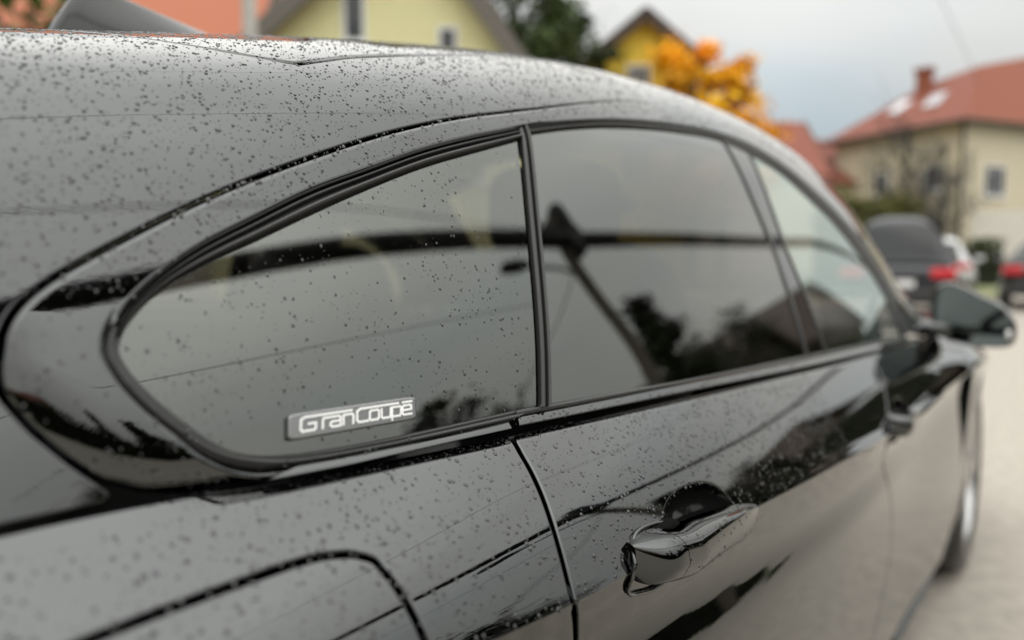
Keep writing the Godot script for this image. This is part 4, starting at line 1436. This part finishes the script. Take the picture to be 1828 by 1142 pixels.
func hipped_house(wall: Material, roof_a: Material, roof_b: Material, brown: Material, white_: Material, glass: Material) -> void:
	# corner nearest the camera at the origin; a runs along the long side, c along the other
	var o := thing("house", "beige house with a hipped red roof, skylights and a chimney", "house", Vector3(44.7, 0, -3.63))
	var a := Vector3(.5, 0, -.866)
	var c := Vector3(.866, 0, .5)
	var H := 8.0
	var la := 8.2; var lc := 13.0
	var b := MB.new()
	var q := [Vector3.ZERO, a * la, a * la + c * lc, c * lc]
	for k in 4: b.face([q[(k + 1) % 4], q[k], q[k] + Vector3(0, H, 0), q[(k + 1) % 4] + Vector3(0, H, 0)])
	obj("wall", b, wall, o)
	var ov := .6
	var E := [(-a - c) * ov, a * (la + ov) - c * ov, a * (la + ov) + c * (lc + ov), -a * ov + c * (lc + ov)]
	for k in 4: E[k].y = H
	var R1 := a * 5.0 + c * 3.2 + Vector3(0, 11.0, 0)
	var R2 := a * 1.6 + c * 3.2 + Vector3(0, 11.4, 0)
	var R3 := a * 2.0 + c * 10.0 + Vector3(0, 12.9, 0)
	b = MB.new()
	b.face([E[1], E[0], R2, R1])
	b.face([E[2], E[1], R1, R3])
	var ra := obj("roof", b, roof_a, o)
	b = MB.new()
	b.face([E[0], E[3], R3, R2])
	b.face([E[3], E[2], R3])
	b.face([R1, R2, R3])
	obj("roof", b, roof_b, o)
	b = MB.new()
	for k in 4:
		var p0: Vector3 = E[k]; var p1: Vector3 = E[(k + 1) % 4]
		b.tube([p0 - Vector3(0, .08, 0), p1 - Vector3(0, .08, 0)], .12, 6)
	obj("gutter", b, brown, o)
	b = MB.new()
	var cp := a * 4.1 + c * 2.2
	b.box(cp + Vector3(-.4, 9.4, -.4), cp + Vector3(.4, 11.5, .4))
	b.box(cp + Vector3(-.5, 11.5, -.5), cp + Vector3(.5, 11.7, .5))
	obj("chimney", b, roof_b, o)
	for f in [[.32, .5], [.68, .47]]:   # skylights
		var p0: Vector3 = E[0].lerp(E[1], 1 - f[0])
		var p1: Vector3 = R2.lerp(R1, 1 - f[0])
		var m := p0.lerp(p1, f[1])
		var up := (p1 - p0).normalized()
		var sd := (a - up * a.dot(up)).normalized()
		var n := up.cross(sd).normalized()
		if n.y < 0: n = -n
		b = MB.new()
		b.box(Vector3(-.45, -.6, .02), Vector3(.45, .6, .12), Transform3D(Basis(sd, up, n), m))
		obj("skylight", b, mat(lin(.55, .57, .6), .1), o)
	var facing_a := Basis(-a, Vector3.UP, -c)
	var facing_c := Basis(c, Vector3.UP, -a)
	for w in [[1.6, 5.2], [4.8, 5.2], [1.6, 2.2], [4.8, 2.2]]: window(o, Transform3D(facing_a, a * w[0] - c * .0 + Vector3(0, w[1], 0)), .9, 1.2, white_, glass)
	for w in [[2.6, 5.0], [6.4, 5.0], [2.6, 2.0]]: window(o, Transform3D(facing_c, c * w[0] + Vector3(0, w[1], 0)), 1.5, 1.5, white_, glass)
	b = MB.new()
	b.tube([(-a - c) * .12 + Vector3(0, 0, 0), (-a - c) * .12 + Vector3(0, H, 0)], .09, 8)
	obj("downpipe", b, brown, o)
	b = MB.new()
	b.tube([a * 3.2 - c * .12, a * 3.2 - c * .12 + Vector3(0, H, 0)], .08, 8)
	obj("downpipe", b, brown, o)

func other_side(concrete: Material, brown: Material, tiles: Material, old_tiles: Material, stucco: Callable, glass: Material) -> void:
	var zc := 5.75
	var pole := thing("utility_pole", "wooden utility pole with a crossarm, mirrored in the rear door window", "utility pole", Vector3(9.0, 0, zc + .12))
	var b := MB.new()
	b.tube([Vector3.ZERO, Vector3(0, 3, 0), Vector3(0, 6.4, 0)], [.16, .14, .12], 14)
	obj("pole", b, mat(lin(.16, .14, .12), .9), pole)
	b = MB.new()
	b.box(Vector3(-.6, 5.86, -.2), Vector3(.6, 6.10, .06))
	obj("crossarm", b, mat(lin(.02), .8), pole)
	b = MB.new()
	b.blob(Vector3(.1, 5.6, -.2), Vector3(.18, .22, .16), .5, .5)
	b.blob(Vector3(.35, 6.35, -.05), Vector3(.2, .35, .18), .5, .5)
	obj("junction_box", b, mat(lin(.015), .6), pole)
	for x in [-.45, 0.0, .45]:
		b = MB.new()
		b.tube([Vector3(x, 6.10, -.05), Vector3(x, 6.3, -.05)], [.035, .05], 8)
		obj("insulator", b, mat(lin(.03), .3), pole)
	var lamp := thing("street_lamp", "street lamp arm reaching from the utility pole towards the road", "street lamp", Vector3(9.0, 5.0, zc))
	b = MB.new()
	b.tube([Vector3(0, -.1, 0), Vector3(-.8, .15, -.05), Vector3(-1.9, .25, -.1)], .035, 8)
	obj("arm", b, mat(lin(.12), .5), lamp)
	b = MB.new()
	b.blob(Vector3(-2.15, .25, -.1), Vector3(.36, .075, .13), .7, .7)
	obj("lamp_head", b, mat(lin(.02), .5), lamp)
	var wire := func(called: String, label: String, cat: String, pts: Array, r: float, sag: float, group := "") -> void:
		var w := MB.new()
		for k in pts.size() - 1:
			var path := []
			for j in 41:
				var f := j / 40.0
				path.append(pts[k].lerp(pts[k + 1], f) - Vector3(0, sag * 4 * f * (1 - f), 0))
			w.tube(path, r, 8)
		tag(obj(called, w, mat(lin(.008), .7), null), label, cat, group)
	wire.call("overhead_cable", "thick black overhead cable bundle crossing every reflection along the car", "cable", [Vector3(-34, 8.47, zc), Vector3(9.0, 5.8, zc), Vector3(60, 5.7, zc - .4)], .15, .03)
	wire.call("overhead_wire", "thin overhead wire mirrored below the cable in the rear side window", "wire", [Vector3(-30, 5.2, 7.5), Vector3(9.0, 5.3, 7.0)], .009, .1, "thin overhead wires")
	wire.call("overhead_wire", "thin overhead wire mirrored high in the rear side window", "wire", [Vector3(9.0, 5.95, zc), Vector3(-1.0, 6.0, 4.0), Vector3(-9.0, 6.6, -2)], .008, .25, "thin overhead wires")
	wire.call("overhead_wire", "thin overhead wire mirrored along the car roof rail", "wire", [Vector3(-30, 6.6, 2.6), Vector3(40, 6.4, 2.2)], .008, .3, "thin overhead wires")
	wire.call("overhead_wire", "thin overhead wire mirrored on the tail below the roof edge", "wire", [Vector3(-25, 7.2, -.8), Vector3(30, 6.8, -1.6)], .008, .3, "thin overhead wires")
	wire.call("stay_wire", "slanting stay wire running down from the utility pole", "wire", [Vector3(9.0, 5.4, zc), Vector3(4.6, .2, 9.4)], .012, 0.0)
	var green := lin(.02, .028, .010).srgb_to_linear()
	tree("conifer", "tall conifer mirrored in the rear window surround", Vector3(.9, 0, 8.4), 4.0, 2.6, "conifer", 61, "", green)
	tree("conifer", "slender conifer mirrored beside the rear window surround", Vector3(-1.4, 0, 8.8), 3.6, 2.4, "conifer", 62, "", green)
	tree("broadleaf_tree", "small bushy tree mirrored low in the rear side window", Vector3(5.4, 0, 7.9), 3.3, 2.4, "leafy", 63, "", green)
	tree("broadleaf_tree", "rounded garden tree mirrored at the foot of the window divider", Vector3(6.9, 0, 7.9), 2.9, 1.9, "leafy", 64, "", green)
	tree("conifer", "ragged conifer mirrored low in the rear door window", Vector3(16.5, 0, 9.2), 6.2, 3.6, "conifer", 65, "", green)
	tree("broadleaf_tree", "wide garden tree mirrored beside the ragged conifer", Vector3(20.5, 0, 9.3), 4.6, 4.6, "leafy", 66, "", green)
	hedge("hedge", "long dark hedge mirrored along the crease of the doors", Vector3(-14, 0, 8.4), Vector3(14, 0, 8.4), 1.9, 1.0, 67, green)
	hedge("hedge", "farther stretch of dark hedge mirrored in the front door", Vector3(14, 0, 8.4), Vector3(48, 0, 8.4), 2.1, 1.0, 68, green)
	var t0 := PI    # gables towards the road
	var h := gable_house("house", "dark roofed house mirrored low in the rear door window", Vector3(27, 0, 10.5), t0, Vector2(4.2, 2.4), Vector2(4.2, 2.4), 4.7, 9.0, stucco.call(.10, .085, .07, 71), brown, brown)
	window(h, Transform3D(Basis(), Vector3(-1.6, 1.6, 0)), 1.0, 1.1, white, glass)
	window(h, Transform3D(Basis(), Vector3(1.6, 1.6, 0)), 1.0, 1.1, white, glass)
	h = gable_house("house", "brown house mirrored in the front doors", Vector3(39, 0, 10.5), t0, Vector2(4.5, 3.2), Vector2(4.5, 3.2), 6.6, 9.0, stucco.call(.12, .10, .08, 72), brown, brown)
	window(h, Transform3D(Basis(), Vector3(-1.6, 1.7, 0)), 1.0, 1.1, white, glass)
	h = gable_house("house", "house behind the camera across the street", Vector3(-16, 0, 12.5), t0, Vector2(4.5, 3.4), Vector2(4.5, 3.4), 6.8, 9.0, stucco.call(.5, .44, .34, 73), old_tiles, brown)
	window(h, Transform3D(Basis(), Vector3(-1.6, 1.7, 0)), 1.0, 1.1, white, glass)
